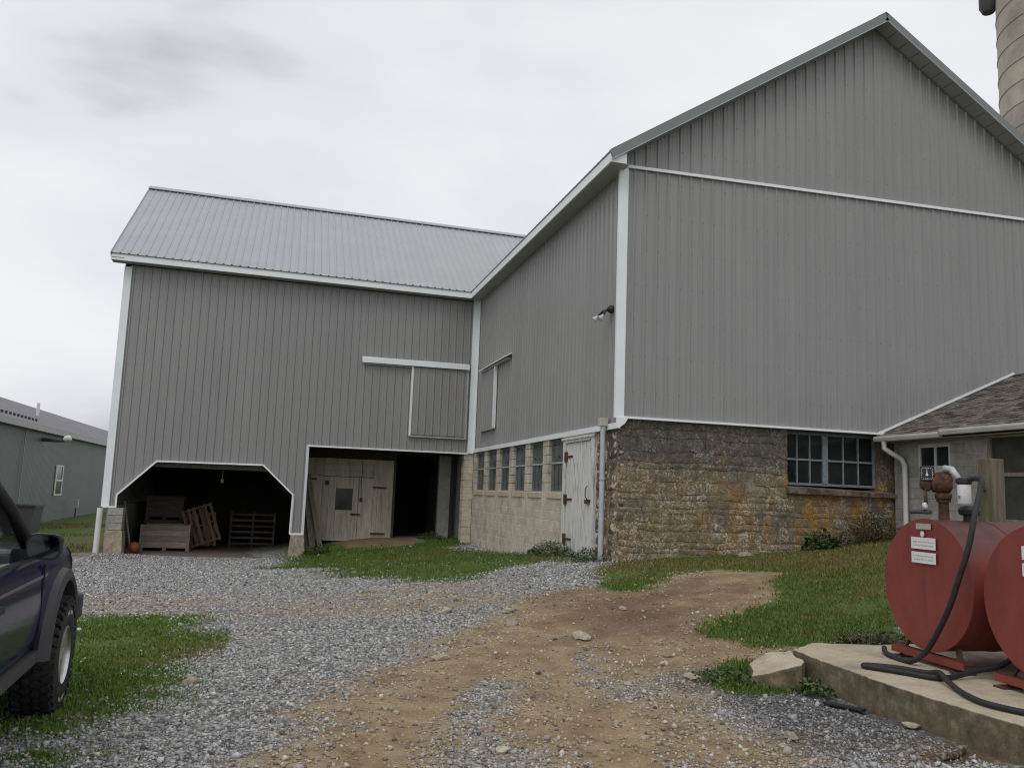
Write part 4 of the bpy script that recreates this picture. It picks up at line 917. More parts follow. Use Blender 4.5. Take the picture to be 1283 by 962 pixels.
# ------------------------------------------------------------------ contents of the drive bay
FZ = -.43
def bin_box(label, x0, x1, y0, y1, z0, h, feet=.09, mk='binwood'):
    t = thing('wooden_bin', label, 'crate', ((x0+x1)/2, (y0+y1)/2, z0), 'wooden bins in the drive bay'); n = 4; zz = z0+feet+.02
    for i in range(n):
        a = zz+i*(h-feet-.02)/n; b = a+(h-feet-.02)/n-.008
        MB().box(x0, x1, y0, y0+.025, a, b).build('slat', M[mk], t); MB().box(x0, x1, y1-.025, y1, a, b).build('slat', M[mk], t)
        MB().box(x0, x0+.025, y0+.026, y1-.026, a, b).build('slat', M[mk], t); MB().box(x1-.025, x1, y0+.026, y1-.026, a, b).build('slat', M[mk], t)
    MB().box(x0, x1, y0, y1, z0+feet, zz-.001).build('bottom', M[mk], t)
    for xx in (x0, (x0+x1)/2-.05, x1-.1): MB().box(xx, xx+.1, y0, y1, z0, z0+feet).build('runner', M[mk], t)
    for xx in (x0-.0, x1-.06): MB().box(xx, xx+.06, y0-.022, y0-.001, z0+feet, z0+h).build('corner_post', M[mk], t)
bin_box('low grey wooden bin standing at the front of the drive bay', -3.85, -2.47, 26.95, 28.0, FZ, .76)
bin_box('shade-darkened wooden bin stacked on another deeper in the drive bay', -4.0, -2.9, 28.8, 29.9, FZ+.83, .74, mk='shadedbin')
bin_box('lower wooden bin of the stack deep in the drive bay', -4.02, -2.88, 28.78, 29.92, FZ, .83, mk='shadedbin')
def lean_pallet(label, x, y, z0, wd, h, tilt, mt, roll):
    """pallet on edge, deck boards upright, facing the yard and leaning"""
    t = thing('pallet', label, 'pallet', (x, y, z0), 'pallets leaning in the drive bay')
    m = (Matrix.Rotation(roll, 3, 'Y') @ Matrix.Rotation(-tilt, 3, 'X')); O = Vector((x, y, z0+.02+abs(math.sin(roll))*wd/2))
    for k in range(6): MB().obox(O+m @ Vector(((k-2.5)*wd/5.4, -.056, h/2)), (.085, .018, h), m).build('deck_board', mt, t)
    for k in range(3): MB().obox(O+m @ Vector((0, 0, .05+k*(h-.1)/2)), (wd, .09, .045), m).build('stringer', mt, t)
    for k in range(4): MB().obox(O+m @ Vector(((k-1.5)*wd/3.3, .056, h/2)), (.085, .018, h), m).build('deck_board', mt, t)
lean_pallet('brown pallet leaning beside the low wooden bin', -2.05, 27.75, FZ, .9, 1.22, R(16), M['palletwood'], R(-20))
lean_pallet('greyer pallet leaning behind the brown pallet', -2.25, 28.15, FZ, .9, 1.05, R(14), M['greywood'], R(-5))
st = thing('slatted_gate', 'low slatted wooden gate lying at the back of the drive bay', 'gate', (-.8, 29.5, FZ))
for k in range(6): MB().box(-1.5, -.05, 29.48, 29.51, FZ+.06+k*.19, FZ+.13+k*.19).build('slat', M['shadedbin'], st)
for xx in (-1.5, -.8, -.12): MB().box(xx, xx+.07, 29.512, 29.56, FZ, FZ+1.14).build('upright', M['shadedbin'], st)
bl = thing('ball', 'dull orange ball on the gravel beside the block pier', 'ball', (-3.82, 25.95, FZ)); MB().lathe([(.005, -.16)]+[(.16*math.cos(a), .16*math.sin(a)) for a in np.linspace(-1.5, 1.5, 13)]+[(.005, .16)], 24, (-3.82, 25.95, FZ+.158)).build('shell', M['orangeball'], bl, True)
tg = MB(); tg.tube([(-1.62, 25.9, 2.95), (-1.62, 25.9, 1.75)], .012, 6); tg.lathe([(.03, 0), (.05, .08), (.02, .14)], 10, (-1.62, 25.9, 1.62)); t = tg.build('hanging_cord', M['greywood']); tag(t, 'thin cord hanging inside the drive bay', 'cord')
pp = MB().tube([(-4.67, 25.18, -.55), (-4.66, 25.18, .82)], .075, 14).build('drain_pipe', M['pvc'], None, True, sharp=50); tag(pp, 'short white plastic pipe standing against the block pier', 'pipe')
pk = thing('shovel_handle', 'dark stick leaning inside the block pier', 'stick', (-3.95, 25.9, FZ)); MB().beam((-3.9, 25.9, FZ), (-4.25, 26.3, 1.0), .04, .04).build('shaft', M['greywood'], pk); MB().obox((-3.9, 25.89, FZ+.13), (.2, .02, .26), Matrix.Rotation(.3, 3, 'Y')).build('blade', M['rust'], pk)
# planks leaning at the open bay
for (a, b, lb, w_) in (((1.30, 26.3, 0), (.82, 26.75, 1.95), 'longest pale plank leaning beside the limewashed doors', .16), ((1.08, 26.4, 0), (.78, 26.8, 1.75), 'darker plank leaning behind the longest plank', .22), ((.95, 26.5, 0), (.76, 26.9, 1.5), 'short wide plank leaning against the bay partition', .25)):
    za = float(gz(a[0], a[1])); t = MB().beam((a[0], a[1], za), b, w_, .035, (.5, -1, .2)).build('plank', M['greywood'], None, bevel=.003); tag(t, lb, 'plank', 'planks leaning in the open bay')

# ------------------------------------------------------------------ floodlight
fl = thing('floodlight', 'twin clear floodlight with black base on the barn corner', 'lamp', (X0-.05, 14.12, 5.0))
MB().lathe([(.075, 0), (.075, .05), (.05, .09)], 16, (X0-.02, 14.15, 5.05), (-1, 0, 0)).build('base', M['blackmetal'], fl, True, sharp=40)
for dy, dz in ((-.05, -.08), (.22, -.05)):
    p = Vector((X0-.11, 14.15, 5.04)); q = Vector((X0-.22, 14.15+dy, 5.0+dz)); MB().tube([p, (p+q)/2+Vector((0, 0, .03)), q], .022, 8).build('arm', M['blackmetal'], fl)
    MB().lathe([(.022, 0), (.03, .035), (.055, .095), (.06, .11), (.01, .12)], 16, q, (-.45, .5*dy, -.5)).build('lamp_head', M['lens_w'], fl, True, sharp=45)

# ------------------------------------------------------------------ fuel tanks on the pad
PZt = .30
pad_poly = [(4.62, 6.92), (4.55, 6.45), (4.53, 6.05), (4.50, 5.6), (4.50, 5.1), (4.52, 4.7), (4.56, 4.3), (4.6, 2.4), (8.8, 2.4), (8.8, 7.3), (5.66, 7.08), (5.02, 7.22), (4.8, 7.05)]
def jag(poly, n=9, amp=.012, seed=4):
    rr = random.Random(seed); o = []
    for i in range(len(poly)):
        a = Vector((*poly[i], 0)); b = Vector((*poly[(i+1) % len(poly)], 0)); k = n if (a-b).length < 1.3 else 3
        for j in range(k): p = a.lerp(b, j/k); o.append((p.x+rr.uniform(-amp, amp), p.y+rr.uniform(-amp, amp)))
    return o
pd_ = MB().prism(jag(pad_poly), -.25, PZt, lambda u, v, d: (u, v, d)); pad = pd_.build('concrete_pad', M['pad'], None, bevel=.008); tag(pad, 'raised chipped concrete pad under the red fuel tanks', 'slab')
def frag(poly, z0, zt):
    m = MB(); n = len(poly); m.add([(x, y, z0) for x, y in poly]+[(x, y, zt(x, y)) for x, y in poly], [tuple(reversed(range(n))), tuple(range(n, 2*n))]+[(i, (i+1) % n, (i+1) % n+n, i+n) for i in range(n)]); return m
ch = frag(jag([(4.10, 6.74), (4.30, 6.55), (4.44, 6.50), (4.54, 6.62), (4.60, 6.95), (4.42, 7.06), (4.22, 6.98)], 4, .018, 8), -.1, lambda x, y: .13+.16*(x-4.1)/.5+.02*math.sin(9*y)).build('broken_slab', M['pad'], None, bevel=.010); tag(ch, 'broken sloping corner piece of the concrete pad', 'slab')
def tank(label, loc, rz, full):
    t = thing('fuel_tank', label, 'tank', (0, 0, 0), 'red fuel tanks on the pad'); r = .55; zc = .67; L = 1.85
    MB().lathe([(r, .015), (r, L-.015)], 72, (0, 0, zc), (1, 0, 0)).build('shell', M['red'], t, True, sharp=40)
    for x, s in ((0, -1), (L, 1)):
        MB().lathe([(r+.007, 0), (r+.009, .018), (r+.004, .03), (r-.004, .031)], 72, (x, 0, zc), (-s, 0, 0)).build('end_rim', M['red'], t, True, sharp=40)
        MB().lathe([(r-.004, 0), (r*.7, .004), (r*.3, .007), (.01, .008)], 72, (x-s*.010, 0, zc), (s, 0, 0)).build('end_plate', M['red'], t, True, sharp=40)
    MB().lathe([(r+.004, -.012), (r+.004, .012)], 72, (.55, 0, zc), (1, 0, 0)).build('weld_seam', M['red'], t, True, sharp=40)
    for x in (.06, L-.12):
        b = MB(); b.box(x-.08, x+.0, -.45, .45, .085, .10); b.box(x-.085, x-.07, -.45, .45, .04, .10); b.build('skid_bar', M['red'], t)
        for s in (-1, 1): MB().beam((x-.04, s*.38, .015), (x+.02, s*.26, .24), .05, .012).build('leg', M['rust'], t); MB().box(x-.12, x+.05, s*.38-.05, s*.38+.05, 0, .015).build('foot', M['rust'], t)
    for k, (y0, y1, z0, z1) in enumerate(((-.155, .155, .965, 1.065), (-.155, .155, .845, .940))):
        lb_ = MB().box(-.0175, -.0165, y0, y1, z0, z1).build('warning_sticker', M['sticker'], t)
        b = MB(); rr = random.Random(k+2)
        for row in range(2):
            y = y0+.03
            while y < y1-.03: wd = rr.uniform(.008, .02); b.box(-.0181, -.0176, y, y+wd, z0+.025+row*.03, z0+.036+row*.03); y += wd+.006
        b.build('faded_print', M['tag'], lb_)
    MB().box(-.0165, -.0155, -.10, .09, 1.135, 1.185).build('nameplate', M['tag'], t)
    em = MB().lathe([(.028, 0), (.028, .002)], 24, (-.015, .01, 1.095), (-1, 0, 0)).build('emblem', M['tag'], t)
    e2 = MB(); e2.lathe([(.021, 0), (.021, .001)], 20, (-.0171, .01, 1.095), (-1, 0, 0)); e2.build('emblem_disc', M['sticker'], em)
    return t
t1 = tank('red cylindrical fuel tank carrying the rusty hand pump', None, None, True)
cp = MB().lathe([(.05, 0), (.05, .05), (.085, .06), (.09, .10), (.07, .13), (.02, .14)], 24, (.42, -.04, 1.215)).build('filler_cap', M['blackmetal'], t1, True, sharp=40)
MB().lathe([(.06, 0), (.06, .02), (.01, .025)], 20, (1.0, -.12, 1.205)).build('bung', M['steel'], t1, True, sharp=40)
MB().lathe([(.04, 0), (.04, .05), (.06, .06), (.06, .10)], 20, (1.55, .05, 1.215)).build('vent', M['rust'], t1, True, sharp=40)
t2 = tank('second red fuel tank beside the tank with the pump', None, None, False)
MB().lathe([(.04, 0), (.04, .05), (.06, .06), (.06, .10)], 20, (1.2, 0, 1.215)).build('vent', M['rust'], t2, True, sharp=40)
t1.location = (5.42, 6.16, PZt); t1.rotation_euler.z = -.068; t2.location = (5.34, 4.93, PZt); t2.rotation_euler.z = -.05
# hand pump (own thing, standing on the tank)
pm = thing('hand_pump', 'rusty rotary fuel pump with square black dial and white filter', 'pump', (0, 0, 0))
px, py, pz = 5.62, 6.15, 1.505
MB().lathe([(.045, 0), (.042, .17), (.058, .17), (.058, .20), (.07, .20), (.07, .24), (.05, .25)], 18, (px, py, pz)).build('riser_pipe', M['rust'], pm, True, sharp=35)
bd = MB().lathe([(.05, -.10), (.085, -.085), (.095, -.02), (.095, .03), (.08, .06), (.05, .075)], 26, (px, py, pz+.34), (.75, -.6, 0)).build('pump_body', M['rust'], pm, True, sharp=35)
MB().lathe([(.035, 0), (.045, .03), (.06, .05), (.05, .1), (.03, .12)], 16, (px-.05, py+.04, pz+.32), (-.85, .5, 0)).build('gear_case', M['rust'], pm, True, sharp=35)
dm = Matrix.Rotation(R(-52), 3, 'Z')
fdir = Vector((-.79, -.62, 0)); sdir = Vector((-.62, .79, 0)); FM = Matrix((sdir, -fdir, Vector((0, 0, 1)))).transposed()
dc = Vector((px-.10, py+.06, pz+.415))
o = MB().obox(dc, (.112, .085, .125), FM).build('meter_case', M['steel'], pm, bevel=.016)
o = MB().obox(dc+fdir*.046, (.118, .012, .132), FM).build('dial', M['blackmetal'], pm, bevel=.012)
b = MB()
for k in range(20):
    a = 2*math.pi*k/20; q = 1/max(abs(math.cos(a)), abs(math.sin(a)), .78); rr = .043*q
    b.obox(dc+fdir*.0565+sdir*math.cos(a)*rr+Vector((0, 0, math.sin(a)*rr*1.08)), (.008 if k % 5 else .014, .001, .005), FM @ Matrix.Rotation(-a, 3, 'Y'))
b.build('dial_marks', M['sticker'], o)
b = MB(); b.add([dc+fdir*.0585+sdir*u+Vector((0, 0, v)) for u, v in ((-.012, -.014), (.0, -.024), (.012, -.014), (.004, .004), (.002, .034), (-.002, .034), (-.004, .004))], [tuple(range(7))]); b.build('needle', M['sticker'], o)
cr_ = MB(); h0 = Vector((px-.13, py+.07, pz+.30)); h1 = Vector((px-.14, py+.05, pz+.10)); cr_.beam(h0, h1, .03, .014, (1, 0, 0)); cr_.build('crank_arm', M['rust'], pm)
MB().lathe([(.022, 0), (.03, .03), (.022, .06)], 12, h1+Vector((-.01, 0, .0)), (0, .1, 1)).build('crank_boss', M['chrome'], pm, True, sharp=40)
MB().tube([h1+Vector((0, -.05, -.02)), h1+Vector((-.02, .16, -.02))], [.018, .020], 12).build('crank_grip', M['b_clad'], pm, True, sharp=40)
MB().tube([(px+.0, py-.02, pz+.46), (px+.02, py-.08, pz+.455), (px+.01, py-.17, pz+.37)], [.035, .03, .024], 12).build('outlet_elbow', M['steel'], pm, True)
fx, fy = px+.0, py-.235
MB().lathe([(.05, 0), (.064, .012), (.064, .045), (.03, .06)], 22, (fx, fy, pz+.325)).build('filter_head', M['blackmetal'], pm, True, sharp=40)
fc_ = MB().lathe([(.045, 0), (.053, .01), (.053, .155), (.05, .165)], 26, (fx, fy, pz+.158)).build('filter_can', M['sticker'], pm, True, sharp=40)
MB().obox(Vector((fx, fy, pz+.215))+fdir*.0+Vector((-.0535, .0, 0)), (.002, .022, .03)).build('can_mark', mat('green_print', (.10, .26, .14), .6), fc_)
def smooth(pts, n=8):
    P = [Vector(p) for p in pts]; P = [P[0]]+P+[P[-1]]; o = []
    for i in range(1, len(P)-2):
        for k in range(n):
            t = k/n; a, b, c, d = P[i-1:i+3]
            o.append(.5*((2*b)+(c-a)*t+(2*a-5*b+4*c-d)*t*t+(3*b-a-3*c+d)*t**3))
    return o+[P[-2]]
hz = PZt+.024
h = MB().tube(smooth([(fx+.0, fy-.05, pz+.365), (5.62, 5.77, pz+.375), (5.60, 5.70, pz+.35), (5.53, 5.66, pz+.25), (5.38, 5.57, 1.55), (5.31, 5.57, 1.3), (5.29, 5.66, 1.05), (5.29, 5.76, .83), (5.29, 5.93, .56), (5.28, 6.06, .40), (5.26, 6.2, hz), (5.28, 6.42, hz), (5.34, 6.58, hz+.0), (5.42, 6.70, hz+.02)]), .023, 12).build('fuel_hose', M['rubber'], None, True); tag(h, 'black fuel hose hanging from the hand pump onto the pad', 'hose', 'fuel hoses')
h = MB().tube(smooth([(5.75, 5.52, .55), (5.60, 5.55, .42), (5.4, 5.62, .36), (5.15, 5.60, hz), (4.98, 5.58, hz), (4.87, 5.78, hz), (4.74, 5.98, hz), (4.70, 6.06, hz), (4.78, 6.08, hz), (4.95, 5.95, hz), (5.06, 5.76, hz+.0), (4.99, 5.56, hz+.044), (4.93, 5.42, hz+.02), (4.83, 5.2, hz), (4.74, 5.0, hz), (4.70, 4.8, hz), (4.78, 4.55, hz), (5.0, 4.2, hz)]), .021, 12).build('fuel_hose', M['rubber'], None, True); tag(h, 'black fuel hose looped loosely along the pad edge', 'hose', 'fuel hoses')

# ------------------------------------------------------------------ post, driftwood, rocks, weeds
zp = float(gz(9.5, 9.5)); ps = MB().box(9.33, 9.64, 9.42, 9.60, zp-.05, 2.34).build('gate_post', M['post'], None, bevel=.015); tag(ps, 'thick mossy wooden post standing behind the fuel tanks', 'post')
wt = thing('wall_tap', 'small black valve on the mossy wooden post', 'tap', (9.32, 9.5, 1.95)); MB().tube([(9.35, 9.47, 1.9), (9.25, 9.44, 1.9), (9.22, 9.43, 1.86)], .018, 8).build('spout', M['blackmetal'], wt); MB().lathe([(.04, 0), (.04, .015)], 10, (9.27, 9.45, 1.93)).build('handle', M['blackmetal'], wt)
def rock_mesh(seed, flat):
    bm = bmesh.new(); bmesh.ops.create_icosphere(bm, subdivisions=2, radius=1); rr = random.Random(seed)
    ax = [(Vector((rr.uniform(-1, 1), rr.uniform(-1, 1), rr.uniform(-1, 1))).normalized(), rr.uniform(.45, .85)) for _ in range(9)]
    for v in bm.verts:
        for a, d in ax:
            k = v.co.dot(a)
            if k > d: v.co -= a*(k-d)
        v.co += Vector((rr.uniform(-.04, .04), rr.uniform(-.04, .04), rr.uniform(-.04, .04))); v.co.z *= flat
    me = bpy.data.meshes.new('rock'); bm.to_mesh(me); bm.free(); me.materials.append(M['stonefrag']); return me
ROCKS = [(1.53, 7.92, .085, 'largest tan stone lying on the dirt track'), (2.08, 10.41, .085, 'flat pale stone at the edge of gravel and dirt'), (2.79, 10.15, .08, 'small dark stone on the dirt towards the barn corner'), (2.64, 9.44, .085, 'rounded tan stone on the dirt track below the small dark stone'),
         (3.23, 8.7, .10, 'flat elongated stone in the middle of the dirt track'), (-.57, 7.36, .07, 'flat grey stone in the gravel near the turf'), (3.47, 5.21, .065, 'pale flat stone on the dark gravel by the pad'), (4.46, 5.24, .062, 'cream stone lying against the foot of the pad'), (1.45, 5.25, .05, 'small pale stone on the dirt strip'),
         (1.7, 10.2, .05, 'small stone in the gravel beside the flat pale stone'), (2.08, 8.59, .055, 'small tan stone beside the tyre track'), (4.22, 9.94, .06, 'stone on the dark soil below the lawn'), (3.66, 7.05, .06, 'reddish stone beside the weeds'), (3.0, 6.9, .05, 'grey stone on the stony strip of the track'), (7.9, 13.2, .11, 'flat pale stone at the foot of the stone wall')]
for i, (x, y, s, lb) in enumerate(ROCKS):
    o = link('rock', rock_mesh(i+1, .55), None, (x, y, float(ground_z(x, y))+s*.30)); o.scale = (s*1.35, s, s); o.rotation_euler.z = i*1.3; tag(o, lb, 'stone', 'loose stones lying about the yard')
zl = float(ground_z(4.3, 4.62)); lg = MB().tube([(4.06, 4.56, zl+.016), (4.14, 4.60, zl+.028), (4.24, 4.61, zl+.022), (4.34, 4.67, zl+.032), (4.42, 4.70, zl+.045)], [.016, .026, .022, .030, .012], 10).build('driftwood_stick', M['log'], None, True); tag(lg, 'short rotten stick on the straw below the pad', 'stick')
zl = float(ground_z(4.38, 5.95)); pl = MB().beam((4.30, 6.02, zl+.02), (4.44, 5.72, zl+.025), .06, .02).build('rubber_scrap', M['rubber'], None, bevel=.004); tag(pl, 'dark scrap of rubber on the gravel below the pad', 'scrap')
def leafmat(name, col):
    m, nt, b = newmat(name); t = N(nt, 'Attribute', attribute_name='tone').outputs['Fac']
    c = ramp(nt, t, [(0, tuple(x*.5 for x in col)), (1, tuple(x*1.5 for x in col))]); nt.links.new(c, b.inputs['Base Color']); b.inputs['Roughness'].default_value = .55; return m
LM = leafmat('weed_leaf', (.05, .095, .022)); LM2 = leafmat('dry_weed', (.085, .065, .035))
def weed(label, x, y, rx, ry, h, n, size, mt, seed, stems=14):
    r = np.random.default_rng(seed); z0 = float(ground_z(x, y)); t = thing('weed_clump', label, 'weeds', (x, y, z0), 'weed clumps around the yard')
    th = r.uniform(0, 6.28, n); q = np.sqrt(r.uniform(0, 1, n)); cx = x+rx*q*np.cos(th); cy = y+ry*q*np.sin(th); cz = ground_z(cx, cy)+h*np.clip(1-.75*q**2, .1, 1)*r.uniform(.1, 1, n)
    a = r.uniform(0, 6.28, n); s = size*r.uniform(.6, 1.3, n); tl = r.normal(.2, .45, n)
    D = np.stack([np.cos(a)*np.cos(tl), np.sin(a)*np.cos(tl), np.sin(tl)], -1); S = np.stack([-np.sin(a), np.cos(a), r.normal(0, .3, n)], -1); C0 = np.stack([cx, cy, cz], -1)
    up_ = np.array([0, 0, 1.])*.12
    V = np.stack([C0, C0+(D*.5+S*.32+up_)*s[:, None], C0+D*s[:, None], C0+(D*.5-S*.32+up_)*s[:, None]], 1)
    F = np.array([(0, 1, 2), (0, 2, 3)])[None]+(np.arange(n)*4)[:, None, None]
    me = fastmesh('leaves', (V-np.array([x, y, z0])).reshape(-1, 3), F.reshape(-1, 3), 3); attr(me, 'tone', np.repeat(r.uniform(0, 1, n), 4)); me.materials.append(mt); link('leaves', me, t, (x, y, z0))
    b = MB()
    for k in range(stems):
        a_ = r.uniform(0, 6.28); e_ = r.uniform(.2, .9); b.tube([(x+rx*.2*math.cos(a_), y+ry*.2*math.sin(a_), z0-.01), (x+rx*e_*.7*math.cos(a_), y+ry*e_*.7*math.sin(a_), z0+h*.5), (x+rx*e_*math.cos(a_), y+ry*e_*math.sin(a_), z0+h*r.uniform(.7, 1.1))], [.006, .004, .002], 4)
    b.build('stems', LM2 if mt is LM2 else M['greywood'], t)
weed('leafy green weeds crowding the foot of the peeling door', 5.42, 16.6, .28, 1.3, .30, 1100, .055, LM, 1)
weed('low green weeds around the foot of the rain pipe', 5.45, 14.45, .25, .5, .25, 500, .05, LM, 2)
weed('dry tangled weeds under the wide stone wall window', 10.6, 13.45, .75, .28, .55, 1300, .05, LM2, 3, 40)
weed('green dock leaves growing under the sill of the gable window', 9.55, 13.45, .35, .25, .38, 420, .09, LM, 4)
weed('low spreading weeds in front of the broken pad corner', 4.05, 6.95, .42, .34, .065, 420, .04, LM, 5, 5)
weed('fresh green weeds against the front face of the pad', 4.44, 6.36, .12, .24, .11, 200, .05, LM, 6, 5)
weed('rough weeds beside the concrete pier of the open bay', 1.15, 25.05, .4, .25, .26, 500, .06, LM, 7)
weed('tall weeds in the dark passage beside the plank doors', 4.7, 26.6, .45, .35, .25, 350, .06, LM, 8)
weed('dry grass tuft at the back edge of the pad', 5.75, 7.35, .6, .18, .22, 600, .05, LM2, 9, 60)

# ------------------------------------------------------------------ pickup truck (front right wheel at the origin of its local frame)
truck = thing('pickup_truck', 'navy blue pickup truck with grey flares and chunky off-road tyres', 'truck', (0, 0, 0))
# local frame: +Y forward, +X right. wheel centre at y=0, body side at x=0 (outer), centreline at x=-.86
HW = .86
def arch(y, yc, r=.47, zc=.37):
    d = abs(y-yc); return zc+math.sqrt(r*r-d*d) if d < r else 0
WB = -3.05
def lower(y):
    a = max(arch(y, 0), arch(y, WB)); return max(a, .47 if y < .5 else .50)
ST = sorted(set([.78, .74, .66, .56]+[round(.47*math.sin(t), 3) for t in np.linspace(-1.5, 1.5, 17)]+[-.469, .469, -.56, -.8, -1.0, -1.6, -2.1, -2.4]+[round(WB+.47*math.sin(t), 3) for t in np.linspace(-1.5, 1.5, 13)]+[-3.6, -3.9, -4.15]), reverse=True)
def sect(y):
    f = max(0, (y-.35)/.43); nose = f**2.2
    belt = 1.02-.03*max(0, y)-.05*nose; w_ = HW-.13*nose
    top = 1.10-.035*max(0, y+.9)-.07*nose if y > -.92 else 1.06
    zl = lower(y); zl = min(zl, .88)
    zm = zl+(belt-zl)*.45
    return [(w_-.03, zl), (w_-.002, zl+(belt-zl)*.15), (w_+.006, zm), (w_-.004, belt-.06), (w_-.016, belt-.035), (w_-.02, belt-.01), (w_-.05, belt+.035), (w_-.14, top-.012), (w_*.5, top+.012), (0, top+.02)]
body = MB(); n = 10; V = []
for y in ST:
    s = sect(y); V += [(x-HW, y, z) for x, z in s]+[(-x-HW, y, z) for x, z in reversed(s[:-1])]
m_ = 2*n-1; F = [(i*m_+k, i*m_+k+1, (i+1)*m_+k+1, (i+1)*m_+k) for i in range(len(ST)-1) for k in range(m_-1)]
F += [tuple(range(m_)), tuple(reversed(range((len(ST)-1)*m_, len(ST)*m_)))]
body.add(V, F); bo = body.build('body', M['truckblue'], truck, True, sharp=28)
inner = MB().box(-1.62, -.10, -4.1, .62, .46, .60).box(-1.45, -.27, -.6, .6, .6, .95).box(-1.45, -.27, -3.6, -2.5, .6, .95).build('chassis', M['blackmetal'], truck)
# side trim: fold line highlight, door gap, rocker
for x, s in ((0, 1), (-2*HW, -1)):
    MB().box(min(x-.0*s, x+.004*s), max(x-.0*s, x+.004*s)+.0001, -2.05, -.505, .915, .935).build('body_moulding', M['truckblue'], truck)
    for yy in (-.62, -1.98): MB().box(x-.012, x+.0085, yy-.004, yy+.004, .47, 1.0).build('door_gap', M['blackmetal'], bo)
    MB().box(x-.06, x-.0 if s > 0 else x+.06, -2.45, -.56, .38, .455).build('rocker', M['b_clad'], truck)
    MB().obox((x+.012*s, -1.75, .86), (.03, .16, .035)).build('door_handle', M['blackmetal'], truck)
# flares
def flare(x, yc, s):
    m = MB(); ts = np.linspace(-.25, math.pi-.02, 24); V = []
    for t in ts:
        c, sn = math.cos(t), math.sin(t)
        for r, dx in ((.455, -.03), (.462, .055), (.485, .065), (.535, .045), (.555, .0), (.54, -.03)): V.append((x+dx*s, yc+r*c, .37+r*sn))
    k = 6; F = [(i*k+j, i*k+(j+1) % k, (i+1)*k+(j+1) % k, (i+1)*k+j) for i in range(len(ts)-1) for j in range(k)]+[tuple(range(k)), tuple(range(len(V)-k, len(V)))]
    m.add(V, F); m.build('fender_flare', M['b_clad'], truck, True, sharp=35)
for x, s in ((0, 1), (-2*HW, -1)):
    for yc in (0, WB): flare(x, yc, s)
# bumper, lamps, grille
bp_ = MB(); bp_.prism([(-1.77, .62), (.05, .62), (.06, .74), (-.04, .90), (-.2, 1.0), (-1.52, 1.0), (-1.68, .90), (-1.78, .74)], .47, .66, lambda u, v, d: (u, v, d)); bp_.build('front_bumper', M['b_clad'], truck, bevel=.03)
MB().box(-1.76, .04, -4.35, -4.17, .5, .66).build('rear_bumper', M['chrome'], truck, bevel=.02)
MB().box(-1.35, -.37, .70, .80, .70, .96).build('grille', M['blackmetal'], truck)
for x in (-.30, -1.62): MB().box(x, x+.2, .62, .795, .74, .94).build('headlight', M['lens_w'], truck, bevel=.02); MB().box(x-.0, x+.2, .60, .795, .68, .735).build('turn_signal', M['lens_o'], truck)
# cab
def cabpt(x, y, z): return (x-HW, y, z)
A0, A1, B0, C0_, C1 = (-.70, 1.06), (-1.38, 1.58), (-2.05, 1.06), (-2.42, 1.60), (-2.46, 1.06)
for s in (1, -1):
    w0, w1 = .80*s, .64*s; inset = .016*s
    MB().tube([cabpt(w0, *A0), cabpt((w0+w1)/2+.01*s, (A0[0]+A1[0])/2+.01, (A0[1]+A1[1])/2+.015), cabpt(w1, *A1)], [.045, .038, .036], 10).build('windscreen_pillar', M['blackmetal'], truck, True)
    MB().tube([cabpt(w0, -2.0, 1.06), cabpt(w1, -2.0, 1.59)], .04, 8).build('door_pillar', M['truckblue'], truck)
    MB().tube([cabpt(w0, *C1), cabpt(w1, -2.4, 1.59)], .06, 8).build('rear_pillar', M['truckblue'], truck)
    MB().add([cabpt(w0-inset, -.74, 1.06), cabpt(w0-inset, -2.0, 1.06), cabpt(w1-inset, -2.0, 1.57), cabpt(w1-inset, -1.38, 1.57)], [(0, 1, 2, 3)]).build('side_window', M['carglass'], truck)
    MB().add([cabpt(w0-inset, -2.02, 1.06), cabpt(w0-inset, -2.45, 1.06), cabpt(w1-inset, -2.4, 1.57), cabpt(w1-inset, -2.02, 1.57)], [(0, 1, 2, 3)]).build('side_window', M['carglass'], truck)
    MB().beam(cabpt(w0+.012*s, -.74, 1.045), cabpt(w0+.012*s, -2.05, 1.045), .03, .02).build('window_seal', M['blackmetal'], truck)
MB().add([cabpt(-.78, *A0), cabpt(.78, *A0), cabpt(.62, *A1), cabpt(-.62, *A1)], [(0, 1, 2, 3)]).build('windscreen', M['carglass'], truck)
MB().add([cabpt(-.78, *C1), cabpt(.78, *C1), cabpt(.62, -2.42, 1.58), cabpt(-.62, -2.42, 1.58)], [(0, 1, 2, 3)]).build('rear_window', M['carglass'], truck)
rfm = MB(); rfm.prism([(-.66, 1.57), (.66, 1.57), (.66, 1.60), (.5, 1.645), (-.5, 1.645), (-.66, 1.60)], -1.38, -2.44, lambda u, v, d: cabpt(u, d, v)); rfm.build('cab_roof', M['truckblue'], truck, bevel=.02)
MB().box(-1.6, -.12, -1.05, -.78, .9, 1.08).build('dashboard', M['b_clad'], truck)
for x in (-.55, -1.2): MB().box(x-.24, x+.24, -2.2, -2.05, .8, 1.35).build('seat', M['tan'], truck, bevel=.05)
MB().lathe([(.17, -.012), (.19, 0), (.17, .012)], 24, (-1.2, -1.15, 1.12), (0, -.9, .45)).build('steering_wheel', M['blackmetal'], truck, True)
MB().box(-1.66, -.06, -4.14, -2.5, .98, 1.075).build('bed_rail', M['truckblue'], truck, bevel=.02)
